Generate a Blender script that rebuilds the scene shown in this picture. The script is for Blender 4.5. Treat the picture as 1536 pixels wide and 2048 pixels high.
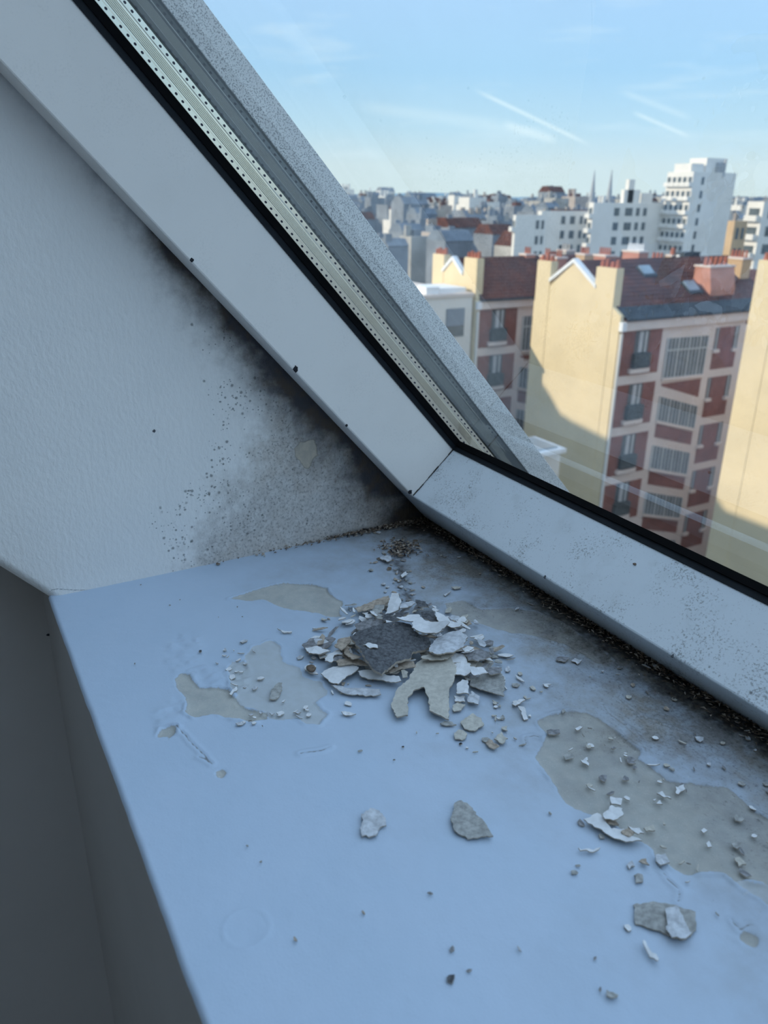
import bpy, bmesh, math, random
import numpy as np
from mathutils import Vector, Matrix
from mathutils.geometry import delaunay_2d_cdt

for o in list(bpy.data.objects):
    bpy.data.objects.remove(o, do_unlink=True)
scene = bpy.context.scene
COL = scene.collection

# ------------------------------------------------------------------ camera
# world: X along the window, Y towards the outside, Z up; origin = front corner of the sill at the reveal
YAW, PITCH, ROLL, FPX, TH = 0.52129, 0.37995, 0.013036, 1575.67, 0.83521
CAM = np.array([0.55414, -0.04145, 0.27])
fh = np.array([-math.cos(YAW), math.sin(YAW), 0.0])
FWD = fh * math.cos(PITCH) + np.array([0, 0, -math.sin(PITCH)])
_r = np.cross(FWD, [0, 0, 1.0]); _r /= np.linalg.norm(_r)
_u = np.cross(_r, FWD)
RGT = _r * math.cos(ROLL) + _u * math.sin(ROLL)
UPV = _u * math.cos(ROLL) - _r * math.sin(ROLL)
cd = bpy.data.cameras.new('camera'); cam = bpy.data.objects.new('camera', cd); COL.objects.link(cam)
M3 = Matrix((RGT, UPV, -FWD)).transposed()
cam.matrix_world = Matrix.Translation(Vector(CAM)) @ M3.to_4x4()
cd.sensor_fit = 'VERTICAL'; cd.sensor_height = 34.6; cd.sensor_width = 34.6
cd.lens = FPX / 2048 * 34.6
cd.clip_start = 0.01; cd.clip_end = 12000
cd.dof.use_dof = True; cd.dof.focus_distance = 0.52; cd.dof.aperture_fstop = 12.5
scene.camera = cam

# ------------------------------------------------------------------ world, sun, exposure
w = bpy.data.worlds.new('sky'); scene.world = w; w.use_nodes = True
nt = w.node_tree; nt.nodes.clear()
def wn(t, **k):
    n = nt.nodes.new(t)
    for a, b in k.items(): setattr(n, a, b)
    return n
out = wn('ShaderNodeOutputWorld'); bg = wn('ShaderNodeBackground')
tc = wn('ShaderNodeTexCoord'); sp = wn('ShaderNodeSeparateXYZ'); rp = wn('ShaderNodeValToRGB')
nt.links.new(tc.outputs['Generated'], sp.inputs[0]); nt.links.new(sp.outputs['Z'], rp.inputs[0])
el = rp.color_ramp.elements
stops = [(0.0, (.46, .55, .56)), (0.035, (.45, .55, .575)), (0.075, (.35, .51, .61)), (0.13, (.275, .46, .63)), (0.20, (.29, .46, .66)), (0.42, (.42, .58, .79)), (1.0, (.45, .60, .81))]
el[0].position, el[0].color = stops[0][0], (*stops[0][1], 1)
el[1].position, el[1].color = stops[-1][0], (*stops[-1][1], 1)
for p_, c_ in stops[1:-1]:
    e = el.new(p_); e.color = (*c_, 1)
mp = wn('ShaderNodeMapping'); mp.inputs['Scale'].default_value = (2.2, 5.5, 30); mp.inputs['Rotation'].default_value = (0.25, 0.18, 0.6)
nz = wn('ShaderNodeTexNoise'); nz.inputs['Scale'].default_value = 1.7; nz.inputs['Detail'].default_value = 7; nz.inputs['Roughness'].default_value = .55
mr = wn('ShaderNodeMapRange'); mr.inputs[1].default_value = .56; mr.inputs[2].default_value = .80; mr.inputs[4].default_value = .38
mx = wn('ShaderNodeMixRGB'); mx.inputs['Color2'].default_value = (.56, .66, .70, 1)
nt.links.new(tc.outputs['Generated'], mp.inputs[0]); nt.links.new(mp.outputs[0], nz.inputs['Vector'])
nt.links.new(nz.outputs[0], mr.inputs[0]); nt.links.new(mr.outputs[0], mx.inputs['Fac'])
nt.links.new(rp.outputs[0], mx.inputs['Color1'])
def _ray(x, y): v = RGT * (x - 768) / FPX - UPV * (y - 1024) / FPX + FWD; return v / np.linalg.norm(v)
last = mx.outputs[0]
for (a_, b_, wd_, st_) in (((940, 175), (1190, 295), .0035, .5), ((1260, 222), (1385, 276), .0035, .42), ((1235, 180), (1390, 240), .005, .22), ((1000, 245), (1120, 285), .007, .40), ((700, 210), (1040, 255), .010, .20)):
    ra, rb = _ray(*a_), _ray(*b_); nrm = np.cross(ra, rb); hl = np.arccos(ra @ rb) / 2; nrm /= np.linalg.norm(nrm); md = (ra + rb) / np.linalg.norm(ra + rb)
    d1 = wn('ShaderNodeVectorMath', operation='DOT_PRODUCT'); d1.inputs[1].default_value = nrm; nt.links.new(tc.outputs['Generated'], d1.inputs[0])
    ab = wn('ShaderNodeMath', operation='ABSOLUTE'); nt.links.new(d1.outputs['Value'], ab.inputs[0])
    r1 = wn('ShaderNodeMapRange', interpolation_type='SMOOTHSTEP'); r1.inputs[1].default_value = wd_; r1.inputs[2].default_value = 0; nt.links.new(ab.outputs[0], r1.inputs[0])
    d2 = wn('ShaderNodeVectorMath', operation='DOT_PRODUCT'); d2.inputs[1].default_value = md; nt.links.new(tc.outputs['Generated'], d2.inputs[0])
    r2 = wn('ShaderNodeMapRange', interpolation_type='SMOOTHSTEP'); r2.inputs[1].default_value = math.cos(hl); r2.inputs[2].default_value = math.cos(hl * .55); r2.inputs[4].default_value = st_; nt.links.new(d2.outputs['Value'], r2.inputs[0])
    mu = wn('ShaderNodeMath', operation='MULTIPLY'); nt.links.new(r1.outputs[0], mu.inputs[0]); nt.links.new(r2.outputs[0], mu.inputs[1])
    m3_ = wn('ShaderNodeMixRGB'); m3_.inputs['Color2'].default_value = (.60, .70, .72, 1); nt.links.new(mu.outputs[0], m3_.inputs['Fac']); nt.links.new(last, m3_.inputs['Color1']); last = m3_.outputs[0]
nt.links.new(last, bg.inputs[0])
bg.inputs[1].default_value = 1.0
nt.links.new(bg.outputs[0], out.inputs[0])

SUN_TO = np.array([-.50, -1.0, .42]); SUN_TO /= np.linalg.norm(SUN_TO)
sd = bpy.data.lights.new('sun', 'SUN'); sd.energy = 2.15; sd.angle = math.radians(.6); sd.color = (1.0, .87, .66)
sun = bpy.data.objects.new('sun', sd); COL.objects.link(sun)
sun.rotation_euler = Vector(SUN_TO).to_track_quat('Z', 'Y').to_euler()
sun.location = (-20, -40, 30)

vs = scene.view_settings
vs.view_transform = 'Standard'; vs.look = 'None'; vs.gamma = 1; vs.exposure = 0.88; vs.use_curve_mapping = False

# ------------------------------------------------------------------ helpers
DN = np.array([0, -math.sin(TH), -math.cos(TH)])     # window normal, towards the room
DV = np.array([0, -math.cos(TH), math.sin(TH)])      # up the roof slope
rng = random.Random(7); nrng = np.random.default_rng(11)

def ray(x, y): return RGT * (x - 768) / FPX - UPV * (y - 1024) / FPX + FWD
def onX(x, y, X): d = ray(x, y); return CAM + d * ((X - CAM[0]) / d[0])
def onY(x, y, Y): d = ray(x, y); return CAM + d * ((Y - CAM[1]) / d[1])
def onZ(x, y, Z=0.0): d = ray(x, y); return CAM + d * ((Z - CAM[2]) / d[2])
def far(x, y, D):
    d = ray(x, y); return CAM + d * (D / math.hypot(d[0], d[1]))
def win(X, v, n): return np.array([X, 0, 0]) + DV * v + DN * n

def tag(o, label=None, cat=None, group=None, kind=None):
    if label: o['label'] = label
    if cat: o['category'] = cat
    if group: o['group'] = group
    if kind: o['kind'] = kind
    return o
def empty(name, loc=(0, 0, 0)):
    o = bpy.data.objects.new(name, None); COL.objects.link(o); o.location = loc; o.empty_display_size = .05
    return o
def link(name, me, parent=None):
    o = bpy.data.objects.new(name, me); COL.objects.link(o)
    if parent is not None:
        o.parent = parent
        o.matrix_parent_inverse = Matrix.Translation(-Vector(parent.location)) if parent.type == 'EMPTY' else Matrix()
    return o
class MB:
    def __init__(s): s.v = []; s.f = []; s.m = []
    def add(s, verts, faces, mi=0):
        b = len(s.v); s.v += [tuple(map(float, p)) for p in verts]
        s.f += [tuple(b + i for i in f) for f in faces]; s.m += [mi] * len(faces); return s
    def hexa(s, P, mi=0):
        return s.add(P, [(0, 3, 2, 1), (4, 5, 6, 7), (0, 1, 5, 4), (1, 2, 6, 5), (2, 3, 7, 6), (3, 0, 4, 7)], mi)
    def box(s, a, b, mi=0):
        (x0, y0, z0), (x1, y1, z1) = a, b
        x0, x1 = sorted((x0, x1)); y0, y1 = sorted((y0, y1)); z0, z1 = sorted((z0, z1))
        return s.hexa([(x0, y0, z0), (x1, y0, z0), (x1, y1, z0), (x0, y1, z0), (x0, y0, z1), (x1, y0, z1), (x1, y1, z1), (x0, y1, z1)], mi)
    def wbox(s, x0, x1, v0, v1, n0, n1, k=0.0, mi=0):
        # box in window coordinates; k tilts it along X
        x0, x1 = sorted((x0, x1)); v0, v1 = sorted((v0, v1)); n0, n1 = sorted((n0, n1))
        def q(x, v, n): return win(x, v + k * (x - .03), n)
        return s.hexa([q(x0, v0, n0), q(x1, v0, n0), q(x1, v1, n0), q(x0, v1, n0), q(x0, v0, n1), q(x1, v0, n1), q(x1, v1, n1), q(x0, v1, n1)], mi)
    def prism(s, poly, axis, a, b, mi=0):
        # extrude a 2D polygon along axis ('x': poly in (y,z); 'y': poly in (x,z); 'z': (x,y))
        n = len(poly)
        def P(p, t): return {'x': (t, p[0], p[1]), 'y': (p[0], t, p[1]), 'z': (p[0], p[1], t)}[axis]
        vs_ = [P(p, a) for p in poly] + [P(p, b) for p in poly]
        fs = [tuple(range(n)), tuple(range(2 * n - 1, n - 1, -1))] + [(i, i + n, (i + 1) % n + n, (i + 1) % n) for i in range(n)]
        return s.add(vs_, fs, mi)
    def cyl(s, c, r, h, n=10, r2=None, mi=0):
        r2 = r if r2 is None else r2
        a = [2 * math.pi * i / n for i in range(n)]
        vs_ = [(c[0] + r * math.cos(t), c[1] + r * math.sin(t), c[2]) for t in a] + [(c[0] + r2 * math.cos(t), c[1] + r2 * math.sin(t), c[2] + h) for t in a]
        return s.add(vs_, [tuple(range(n - 1, -1, -1)), tuple(range(n, 2 * n))] + [(i, (i + 1) % n, (i + 1) % n + n, i + n) for i in range(n)], mi)
    def mesh(s, name, mats):
        me = bpy.data.meshes.new(name); me.from_pydata(s.v, [], s.f)
        for m in (mats if isinstance(mats, (list, tuple)) else [mats]): me.materials.append(m)
        me.polygons.foreach_set('material_index', s.m)
        bm = bmesh.new(); bm.from_mesh(me); bmesh.ops.recalc_face_normals(bm, faces=bm.faces); bm.to_mesh(me); bm.free()
        me.update(); return me
    def build(s, name, mats, parent=None, bevel=0):
        o = link(name, s.mesh(name, mats), parent)
        if bevel:
            b = o.modifiers.new('bevel', 'BEVEL'); b.width = bevel; b.segments = 2; b.limit_method = 'ANGLE'
        return o

# ------------------------------------------------------------------ materials
class NT:
    def __init__(s, name):
        s.m = bpy.data.materials.new(name); s.m.use_nodes = True; s.t = s.m.node_tree
        s.b = s.t.nodes['Principled BSDF']; s.o = s.t.nodes['Material Output']
        s.tc = None
    def n(s, t, **k):
        x = s.t.nodes.new(t)
        for a, b in k.items(): setattr(x, a, b)
        return x
    def l(s, a, b): s.t.links.new(a, b)
    def val(s, x, inp):
        if isinstance(x, (int, float)): inp.default_value = x
        elif isinstance(x, tuple): inp.default_value = (*x, 1) if len(x) == 3 else x
        else: s.l(x, inp)
    def coord(s):
        if s.tc is None: s.tc = s.n('ShaderNodeTexCoord').outputs['Object']
        return s.tc
    def noise(s, scale, detail=4, rough=.55, stretch=None, off=0.0, rot=None):
        x = s.n('ShaderNodeTexNoise'); x.inputs['Scale'].default_value = scale; x.inputs['Detail'].default_value = detail; x.inputs['Roughness'].default_value = rough
        m = s.n('ShaderNodeMapping'); m.inputs['Location'].default_value = (off, off * .7, off * 1.3)
        if stretch: m.inputs['Scale'].default_value = stretch
        if rot: m.inputs['Rotation'].default_value = rot
        s.l(s.coord(), m.inputs[0]); s.l(m.outputs[0], x.inputs['Vector']); return x.outputs[0]
    def vor(s, scale, off=0.0):
        x = s.n('ShaderNodeTexVoronoi'); x.inputs['Scale'].default_value = scale
        m = s.n('ShaderNodeMapping'); m.inputs['Location'].default_value = (off, off, off)
        s.l(s.coord(), m.inputs[0]); s.l(m.outputs[0], x.inputs['Vector']); return x
    def math(s, op, a, b=0.0, c=None, clamp=False):
        x = s.n('ShaderNodeMath', operation=op, use_clamp=clamp); s.val(a, x.inputs[0]); s.val(b, x.inputs[1])
        if c is not None: s.val(c, x.inputs[2])
        return x.outputs[0]
    def rng(s, a, lo, hi, olo=0.0, ohi=1.0, smooth=True):
        x = s.n('ShaderNodeMapRange'); x.interpolation_type = 'SMOOTHSTEP' if smooth else 'LINEAR'
        s.val(a, x.inputs[0]); 
        for i, q in enumerate((lo, hi, olo, ohi)): s.val(q, x.inputs[i + 1])
        return x.outputs[0]
    def mix(s, f, a, b, mode='MIX'):
        x = s.n('ShaderNodeMixRGB', blend_type=mode); s.val(f, x.inputs['Fac']); s.val(a, x.inputs['Color1']); s.val(b, x.inputs['Color2']); return x.outputs[0]
    def attr(s, name): return s.n('ShaderNodeAttribute', attribute_name=name).outputs['Fac']
    def bump(s, h, strength=.3, dist=.001):
        x = s.n('ShaderNodeBump'); x.inputs['Strength'].default_value = strength; x.inputs['Distance'].default_value = dist; s.l(h, x.inputs['Height']); s.l(x.outputs[0], s.b.inputs['Normal'])
    def done(s, color=None, rough=None, metal=None, spec=None):
        if color is not None: s.val(color, s.b.inputs['Base Color'])
        if rough is not None: s.val(rough, s.b.inputs['Roughness'])
        if metal is not None: s.b.inputs['Metallic'].default_value = metal
        if spec is not None: s.b.inputs['Specular IOR Level'].default_value = spec
        return s.m
MAT = {}
def plain(name, c, rough=.7, var=.08, scale=8.0, spec=.3, metal=0, bump=0):
    if name in MAT: return MAT[name]
    t = NT(name); nz_ = t.noise(scale, 5)
    f = t.rng(nz_, .3, .7, 1 - var, 1 + var)
    col = t.mix(1.0, c, t.n('ShaderNodeCombineColor').outputs[0], 'MULTIPLY') if False else None
    mm = t.n('ShaderNodeVectorMath', operation='SCALE'); mm.inputs[0].default_value = c; t.l(f, mm.inputs['Scale'])
    if bump: t.bump(nz_, .4, bump)
    MAT[name] = t.done(mm.outputs[0], rough, metal, spec); return MAT[name]

# --- painted sill: paint film, bare plaster, mould (attributes carry the shapes of the wear)
def sill_material():
    t = NT('sill_paint')
    bare, bare2, mould, grime, crack = (t.attr(k) for k in ('bare', 'bare2', 'mould', 'grime', 'crack'))
    fine = t.noise(900, 3); mid = t.noise(160, 5); big = t.noise(25, 4); spk = t.noise(1500, 2)
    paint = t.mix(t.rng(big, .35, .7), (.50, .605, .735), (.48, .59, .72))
    plaster = t.mix(t.rng(mid, .3, .7), (.45, .46, .435), (.52, .515, .475))
    plaster = t.mix(t.math('MULTIPLY', t.rng(t.noise(60, 5, off=3), .5, .68), .45), plaster, (.38, .38, .365))
    plaster = t.mix(t.math('MULTIPLY', t.rng(spk, .62, .72), .5), plaster, (.74, .73, .70))
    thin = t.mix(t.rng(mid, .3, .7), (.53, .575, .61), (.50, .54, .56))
    j = t.math('MULTIPLY', t.math('SUBTRACT', fine, .5), .0016)
    f1 = t.rng(t.math('ADD', bare, j), .0002, -.0002)
    f2 = t.rng(t.math('ADD', bare2, j), .0003, -.0003)
    c = t.mix(f2, paint, thin); c = t.mix(f1, c, plaster)
    rim = t.math('MULTIPLY', t.rng(t.math('ABSOLUTE', t.math('ADD', bare, j)), .0006, .0), .35)
    c = t.mix(rim, c, (.28, .27, .25))
    c = t.mix(t.math('MULTIPLY', t.rng(crack, .0006, .0001), .75), c, (.16, .15, .13))
    # grime: soft grey film; mould: dark speckle growing to black
    gg = t.math('MULTIPLY', grime, t.rng(t.noise(70, 6, .65, off=1), .2, .75, .45, 1.25))
    c = t.mix(t.math('MULTIPLY', gg, 1.0, clamp=True), c, t.mix(t.rng(big, .4, .6), (.25, .25, .25), (.28, .265, .24)))
    sp_ = t.math('MULTIPLY', t.rng(t.noise(520, 4, .7, off=5), t.math('SUBTRACT', .75, t.math('MULTIPLY', grime, .34)), .80), t.math('MULTIPLY', grime, 1.3, clamp=True))
    c = t.mix(t.math('MULTIPLY', sp_, .8), c, (.07, .07, .065))
    md = t.math('ADD', mould, t.math('MULTIPLY', t.math('SUBTRACT', t.noise(180, 6, .7, off=9), .5), 1.1))
    c = t.mix(t.rng(md, .22, .85), c, t.mix(t.rng(t.noise(300, 4, off=2), .45, .65), (.030, .026, .024), (.10, .075, .055)))
    wht = t.math('MULTIPLY', t.rng(t.noise(420, 3, off=12), .70, .74), t.math('MULTIPLY', grime, .6))
    c = t.mix(wht, c, (.6, .6, .58))
    h = t.math('ADD', t.math('MULTIPLY', fine, .35), t.math('MULTIPLY', mid, .8))
    t.bump(h, .35, .0006)
    return t.done(c, t.mix(f1, (.42, .42, .42), (.9, .9, .9)), spec=.35)

def wall_material():
    t = NT('reveal_paint')
    zone, dark, bare, spot, crack = (t.attr(k) for k in ('zone', 'dark', 'bare', 'spot', 'crack'))
    big = t.noise(18, 4); tex = t.noise(330, 3, .5, stretch=(1, 1, .6)); fine = t.noise(950, 4, .7); mid = t.noise(130, 6, .65, off=4)
    paint = t.mix(t.rng(big, .35, .7), (.93, .895, .85), (.905, .875, .835))
    # mottled grey-brown growth
    cov = t.math('ADD', zone, t.math('MULTIPLY', t.math('SUBTRACT', mid, .5), 1.5))
    c = t.mix(t.math('MULTIPLY', t.rng(cov, .2, 1.25), .52), paint, t.mix(t.rng(big, .4, .6), (.29, .255, .225), (.35, .275, .21)))
    gr = t.math('ADD', zone, t.math('MULTIPLY', t.math('SUBTRACT', t.noise(420, 5, .75, off=14), .5), 4.2))
    c = t.mix(t.math('MULTIPLY', t.rng(gr, .9, 1.7), .62), c, (.115, .105, .09))
    # round mould spots
    for sc, th_, off in ((260, .34, 0), (420, .32, 3.3), (150, .26, 7.7)):
        v = t.vor(sc, off); d = t.math('ADD', v.outputs['Distance'], t.math('MULTIPLY', t.math('SUBTRACT', fine, .5), .25))
        sel = t.rng(v.outputs['Color'], t.math('SUBTRACT', 1.02, t.math('MULTIPLY', spot, .62)), t.math('SUBTRACT', 1.06, t.math('MULTIPLY', spot, .62)))
        c = t.mix(t.math('MULTIPLY', t.math('MULTIPLY', t.rng(d, th_, th_ * .3), sel), .72), c, (.12, .12, .112))
    dk = t.math('ADD', dark, t.math('MULTIPLY', t.math('SUBTRACT', t.noise(90, 6, .7, off=8), .5), .6))
    c = t.mix(t.math('MULTIPLY', t.rng(dk, .12, 1.0), .97), c, t.mix(t.rng(t.noise(55, 3, off=2), .4, .65), (.055, .050, .056), (.09, .062, .043)))
    j = t.math('MULTIPLY', t.math('SUBTRACT', fine, .5), .0025)
    f1 = t.rng(t.math('ADD', bare, j), .0003, -.0003)
    c = t.mix(f1, c, t.mix(t.rng(mid, .35, .65), (.58, .50, .40), (.46, .41, .34)))
    c = t.mix(t.math('MULTIPLY', t.rng(t.math('ABSOLUTE', bare), .0007, 0.0), .5), c, (.2, .18, .15))
    c = t.mix(t.math('MULTIPLY', t.rng(crack, .0006, .0001), .7), c, (.12, .12, .12))
    t.bump(t.math('ADD', tex, t.math('MULTIPLY', fine, .25)), .55, .0012)
    return t.done(c, .62, spec=.25)

def frame_material(name, density, tint):
    t = NT(name); big = t.noise(14, 4); fine = t.noise(700, 4, .7); clus = t.noise(38, 5, .7, off=3)
    c = t.mix(t.rng(big, .35, .7), tint, tuple(x * .965 for x in tint))
    g = t.math('MULTIPLY', t.rng(t.math('ADD', fine, t.math('MULTIPLY', t.math('SUBTRACT', clus, .5), .65)), .55, .70), density, clamp=True)
    c = t.mix(t.math('MULTIPLY', g, .62), c, (.15, .15, .135))
    c = t.mix(t.math('MULTIPLY', t.rng(t.noise(45, 5, .6, off=6), .5, .75), .22 * density), c, (.42, .44, .42))
    v = t.vor(120, 2.2); sel = t.rng(v.outputs['Color'], .93 - density * .12, .96 - density * .12)
    d = t.math('ADD', v.outputs['Distance'], t.math('MULTIPLY', t.math('SUBTRACT', fine, .5), .3))
    c = t.mix(t.math('MULTIPLY', t.math('MULTIPLY', t.rng(d, .15, .05), sel), density * .8, clamp=True), c, (.08, .075, .07))
    return t.done(c, .38, spec=.4)

def glass_material():
    t = NT('window_glass')
    t.t.nodes.remove(t.b)
    tr = t.n('ShaderNodeBsdfTransparent'); tr.inputs[0].default_value = (.975, .985, .98, 1)
    gl = t.n('ShaderNodeBsdfGlossy'); gl.inputs['Roughness'].default_value = .0; gl.inputs['Color'].default_value = (.9, .95, 1, 1)
    fr = t.n('ShaderNodeFresnel'); fr.inputs['IOR'].default_value = 1.42
    f = t.math('MULTIPLY', fr.outputs[0], .21)
    m1 = t.n('ShaderNodeMixShader'); t.l(f, m1.inputs[0]); t.l(tr.outputs[0], m1.inputs[1]); t.l(gl.outputs[0], m1.inputs[2])
    # specks and film of dirt; film raised to paint a hazy veil
    df = t.n('ShaderNodeBsdfDiffuse'); df.inputs[0].default_value = (.5, .5, .48, 1)
    v = t.vor(55, 1.0); fine = t.noise(500, 2)
    sel = t.rng(v.outputs['Color'], .80, .84); dd = t.math('ADD', v.outputs['Distance'], t.math('MULTIPLY', fine, .05))
    spot = t.math('MULTIPLY', t.rng(dd, .075, .05), sel)
    film = t.rng(t.noise(9, 6, .7), .40, .8, .018, .055)
    fac = t.math('ADD', t.math('MULTIPLY', spot, .35), film, clamp=True)
    m2 = t.n('ShaderNodeMixShader'); t.l(fac, m2.inputs[0]); t.l(m1.outputs[0], m2.inputs[1]); t.l(df.outputs[0], m2.inputs[2])
    t.l(m2.outputs[0], t.o.inputs[0])
    return t.m

def speckle_material():
    t = NT('weathered_metal'); fine = t.noise(1050, 3, .6); big = t.noise(30, 4)
    c = t.mix(t.rng(fine, .40, .50), (.34, .345, .34), (.84, .83, .80))
    c = t.mix(t.math('MULTIPLY', t.rng(big, .4, .7), .35), c, (.68, .68, .67))
    return t.done(c, .6, spec=.4)

def chip_material(name, c, var=.18, grain=300):
    t = NT(name); a = t.noise(grain, 5, .65); b = t.noise(60, 3, off=2)
    d = tuple(x * (1 - var * 1.6) for x in c); e = tuple(min(1, x * (1 + var * .6)) for x in c)
    col = t.mix(t.rng(a, .3, .7), d, e)
    col = t.mix(t.math('MULTIPLY', t.rng(b, .5, .7), .3), col, tuple(x * .72 for x in c))
    t.bump(a, .4, .0006)
    return t.done(col, .8, spec=.2)

def roof_material():
    t = NT('roof_tiles'); w_ = t.n('ShaderNodeTexWave', wave_type='BANDS', bands_direction='Z'); w_.inputs['Scale'].default_value = 1.55; w_.inputs['Distortion'].default_value = .6; w_.inputs['Detail'].default_value = 2
    t.l(t.coord(), w_.inputs['Vector'])
    n1 = t.noise(.45, 5, .65); n2 = t.noise(2.5, 4)
    c = t.mix(t.rng(n1, .38, .68), (.085, .036, .032), (.19, .070, .050))
    c = t.mix(t.math('MULTIPLY', t.rng(n2, .45, .7), .5), c, (.075, .042, .042))
    c = t.mix(t.math('MULTIPLY', t.rng(w_.outputs['Fac'], .75, 1.0), .35), c, (.07, .04, .04))
    t.bump(w_.outputs['Fac'], .6, .05)
    return t.done(c, .8, spec=.15)

M = dict(
    sill=sill_material(), wall=wall_material(),
    stile=frame_material('stile_lacquer', .10, (.93, .88, .82)), rail=frame_material('rail_lacquer_skylit', 1.0, (.74, .79, .82)),  # same lacquer on both; rail blued to paint in the sky light
    glass=glass_material(), speckle=speckle_material(), roof=roof_material(),
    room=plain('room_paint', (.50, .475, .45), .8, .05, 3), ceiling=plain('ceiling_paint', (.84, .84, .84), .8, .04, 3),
    gasket=plain('black_rubber', (.003, .003, .0035), .75, .2, 60, .08), gasket2=plain('dark_rubber_lip', (.010, .013, .017), .6, .2, 60, .2),
    spacer=plain('spacer_aluminium', (.97, .89, .74), .22, .03, 30, .5, 1.0), hole=plain('spacer_hole_dark', (.05, .05, .07), .8, .1, 50),
    rebate=plain('grey_rebate_metal', (.095, .105, .108), .5, .12, 12, .4), gap_filler=plain('dark_gap_filler', (.05, .045, .04), .9, .4, 90),
    cream=plain('cream_render', (.80, .655, .425), .9, .05, .5, .1), coping=plain('white_coping', (.86, .87, .88), .7, .05, 2),
    white=plain('white_stucco', (.78, .67, .60), .9, .05, .6, .1), brick=plain('red_brick', (.27, .115, .090), .9, .14, 1.2, .1),
    zinc=plain('dark_zinc', (.055, .07, .085), .7, .12, 1.0, .2), pane=plain('dark_window_pane', (.10, .12, .13), .25, .25, 1.2, .5),
    wframe=plain('grey_white_joinery', (.52, .52, .50), .7, .06, 2), pot=plain('terracotta_pot', (.42, .15, .10), .8, .2, 2, .1),
    pinkbrick=plain('pink_brick', (.56, .27, .20), .9, .1, 1, .1), grey=plain('grey_concrete', (.42, .43, .44), .9, .08, .5, .1),
    curtain=plain('pale_curtain', (.55, .54, .53), .9, .08, 3), planter=plain('dark_planter', (.09, .10, .10), .8, .3, 5),
    block=plain('white_block_render', (.80, .76, .70), .9, .04, .3, .1), city1=plain('pale_city_render', (.42, .40, .37), .9, .2, .15, .1),
    city2=plain('grey_city_render', (.24, .265, .30), .9, .2, .15, .1), city3=plain('warm_city_render', (.46, .39, .34), .9, .2, .15, .1),  # grey-blue city tone has haze mixed into the colour
    slate=plain('slate_roof', (.20, .235, .28), .8, .15, .3, .15), ground=plain('street_ground', (.20, .21, .22), .95, .2, .05, .1),
    hill=plain('far_hills', (.22, .34, .42), .95, .1, .002, .05), tan=plain('tan_render', (.60, .42, .26), .9, .08, .4, .1),
    glassroof=plain('roof_window_glass', (.30, .38, .44), .3, .15, 1, .5),
)
CH = dict(
    white=chip_material('chip_white', (.78, .79, .80), .06), bluewhite=chip_material('chip_grained_white', (.62, .645, .68), .20, 220),
    dark=chip_material('chip_dark_grey', (.135, .14, .15), .35, 420), midgrey=chip_material('chip_grey', (.30, .30, .31), .3, 300),
    taupe=chip_material('chip_taupe', (.58, .555, .49), .12), greytaupe=chip_material('chip_grey_taupe', (.43, .43, .41), .22),
    tan=chip_material('chip_tan', (.50, .42, .34), .25), brown=chip_material('chip_brown', (.20, .15, .11), .3), black=chip_material('crumb_black', (.03, .03, .035), .3),
    edge=chip_material('chip_edge_plaster', (.50, .43, .35), .15),
)

# ------------------------------------------------------------------ numeric noise and shapes for the worn surfaces
def fbm(x, y, scale, octv=4, seed=0, rough=.55):
    r = np.random.default_rng(seed); tot = np.zeros_like(x); amp = 1.0; s = scale; norm = 0
    for _ in range(octv):
        L = r.random((256, 256)); u = x * s; v = y * s
        iu = np.floor(u).astype(int); iv = np.floor(v).astype(int); fu = u - iu; fv = v - iv
        fu = fu * fu * (3 - 2 * fu); fv = fv * fv * (3 - 2 * fv)
        a = L[iu % 256, iv % 256]; b = L[(iu + 1) % 256, iv % 256]; c = L[iu % 256, (iv + 1) % 256]; d = L[(iu + 1) % 256, (iv + 1) % 256]
        tot += amp * ((a * (1 - fu) + b * fu) * (1 - fv) + (c * (1 - fu) + d * fu) * fv); norm += amp
        amp *= rough; s *= 2.03
    return tot / norm
def sdf(px, py, poly):
    n = len(poly); d = np.full(px.shape, 1e9); ins = np.zeros(px.shape, bool)
    for i in range(n):
        ax, ay = poly[i]; bx_, by_ = poly[(i + 1) % n]; ex, ey = bx_ - ax, by_ - ay
        t = np.clip(((px - ax) * ex + (py - ay) * ey) / (ex * ex + ey * ey + 1e-18), 0, 1)
        d = np.minimum(d, np.hypot(px - ax - t * ex, py - ay - t * ey))
        if ay != by_:
            c = ((ay > py) != (by_ > py)) & (px < (bx_ - ax) * (py - ay) / (by_ - ay) + ax); ins ^= c
    return np.where(ins, -d, d)
def polyline_d(px, py, pts):
    d = np.full(px.shape, 1e9)
    for (ax, ay), (bx_, by_) in zip(pts[:-1], pts[1:]):
        ex, ey = bx_ - ax, by_ - ay; t = np.clip(((px - ax) * ex + (py - ay) * ey) / (ex * ex + ey * ey + 1e-18), 0, 1)
        d = np.minimum(d, np.hypot(px - ax - t * ex, py - ay - t * ey))
    return d
def sstep(a, b, x): t = np.clip((x - a) / (b - a), 0, 1); return t * t * (3 - 2 * t)
def crop(x0, y0, s, pts): return [(x0 + a / s, y0 + b / s) for a, b in pts]
def to_sill(pts, z=0.0): return [tuple(onZ(a, b, z)[:2]) for a, b in pts]
def to_wall(pts): return [tuple(onX(a, b, 0)[1:]) for a, b in pts]
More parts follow.
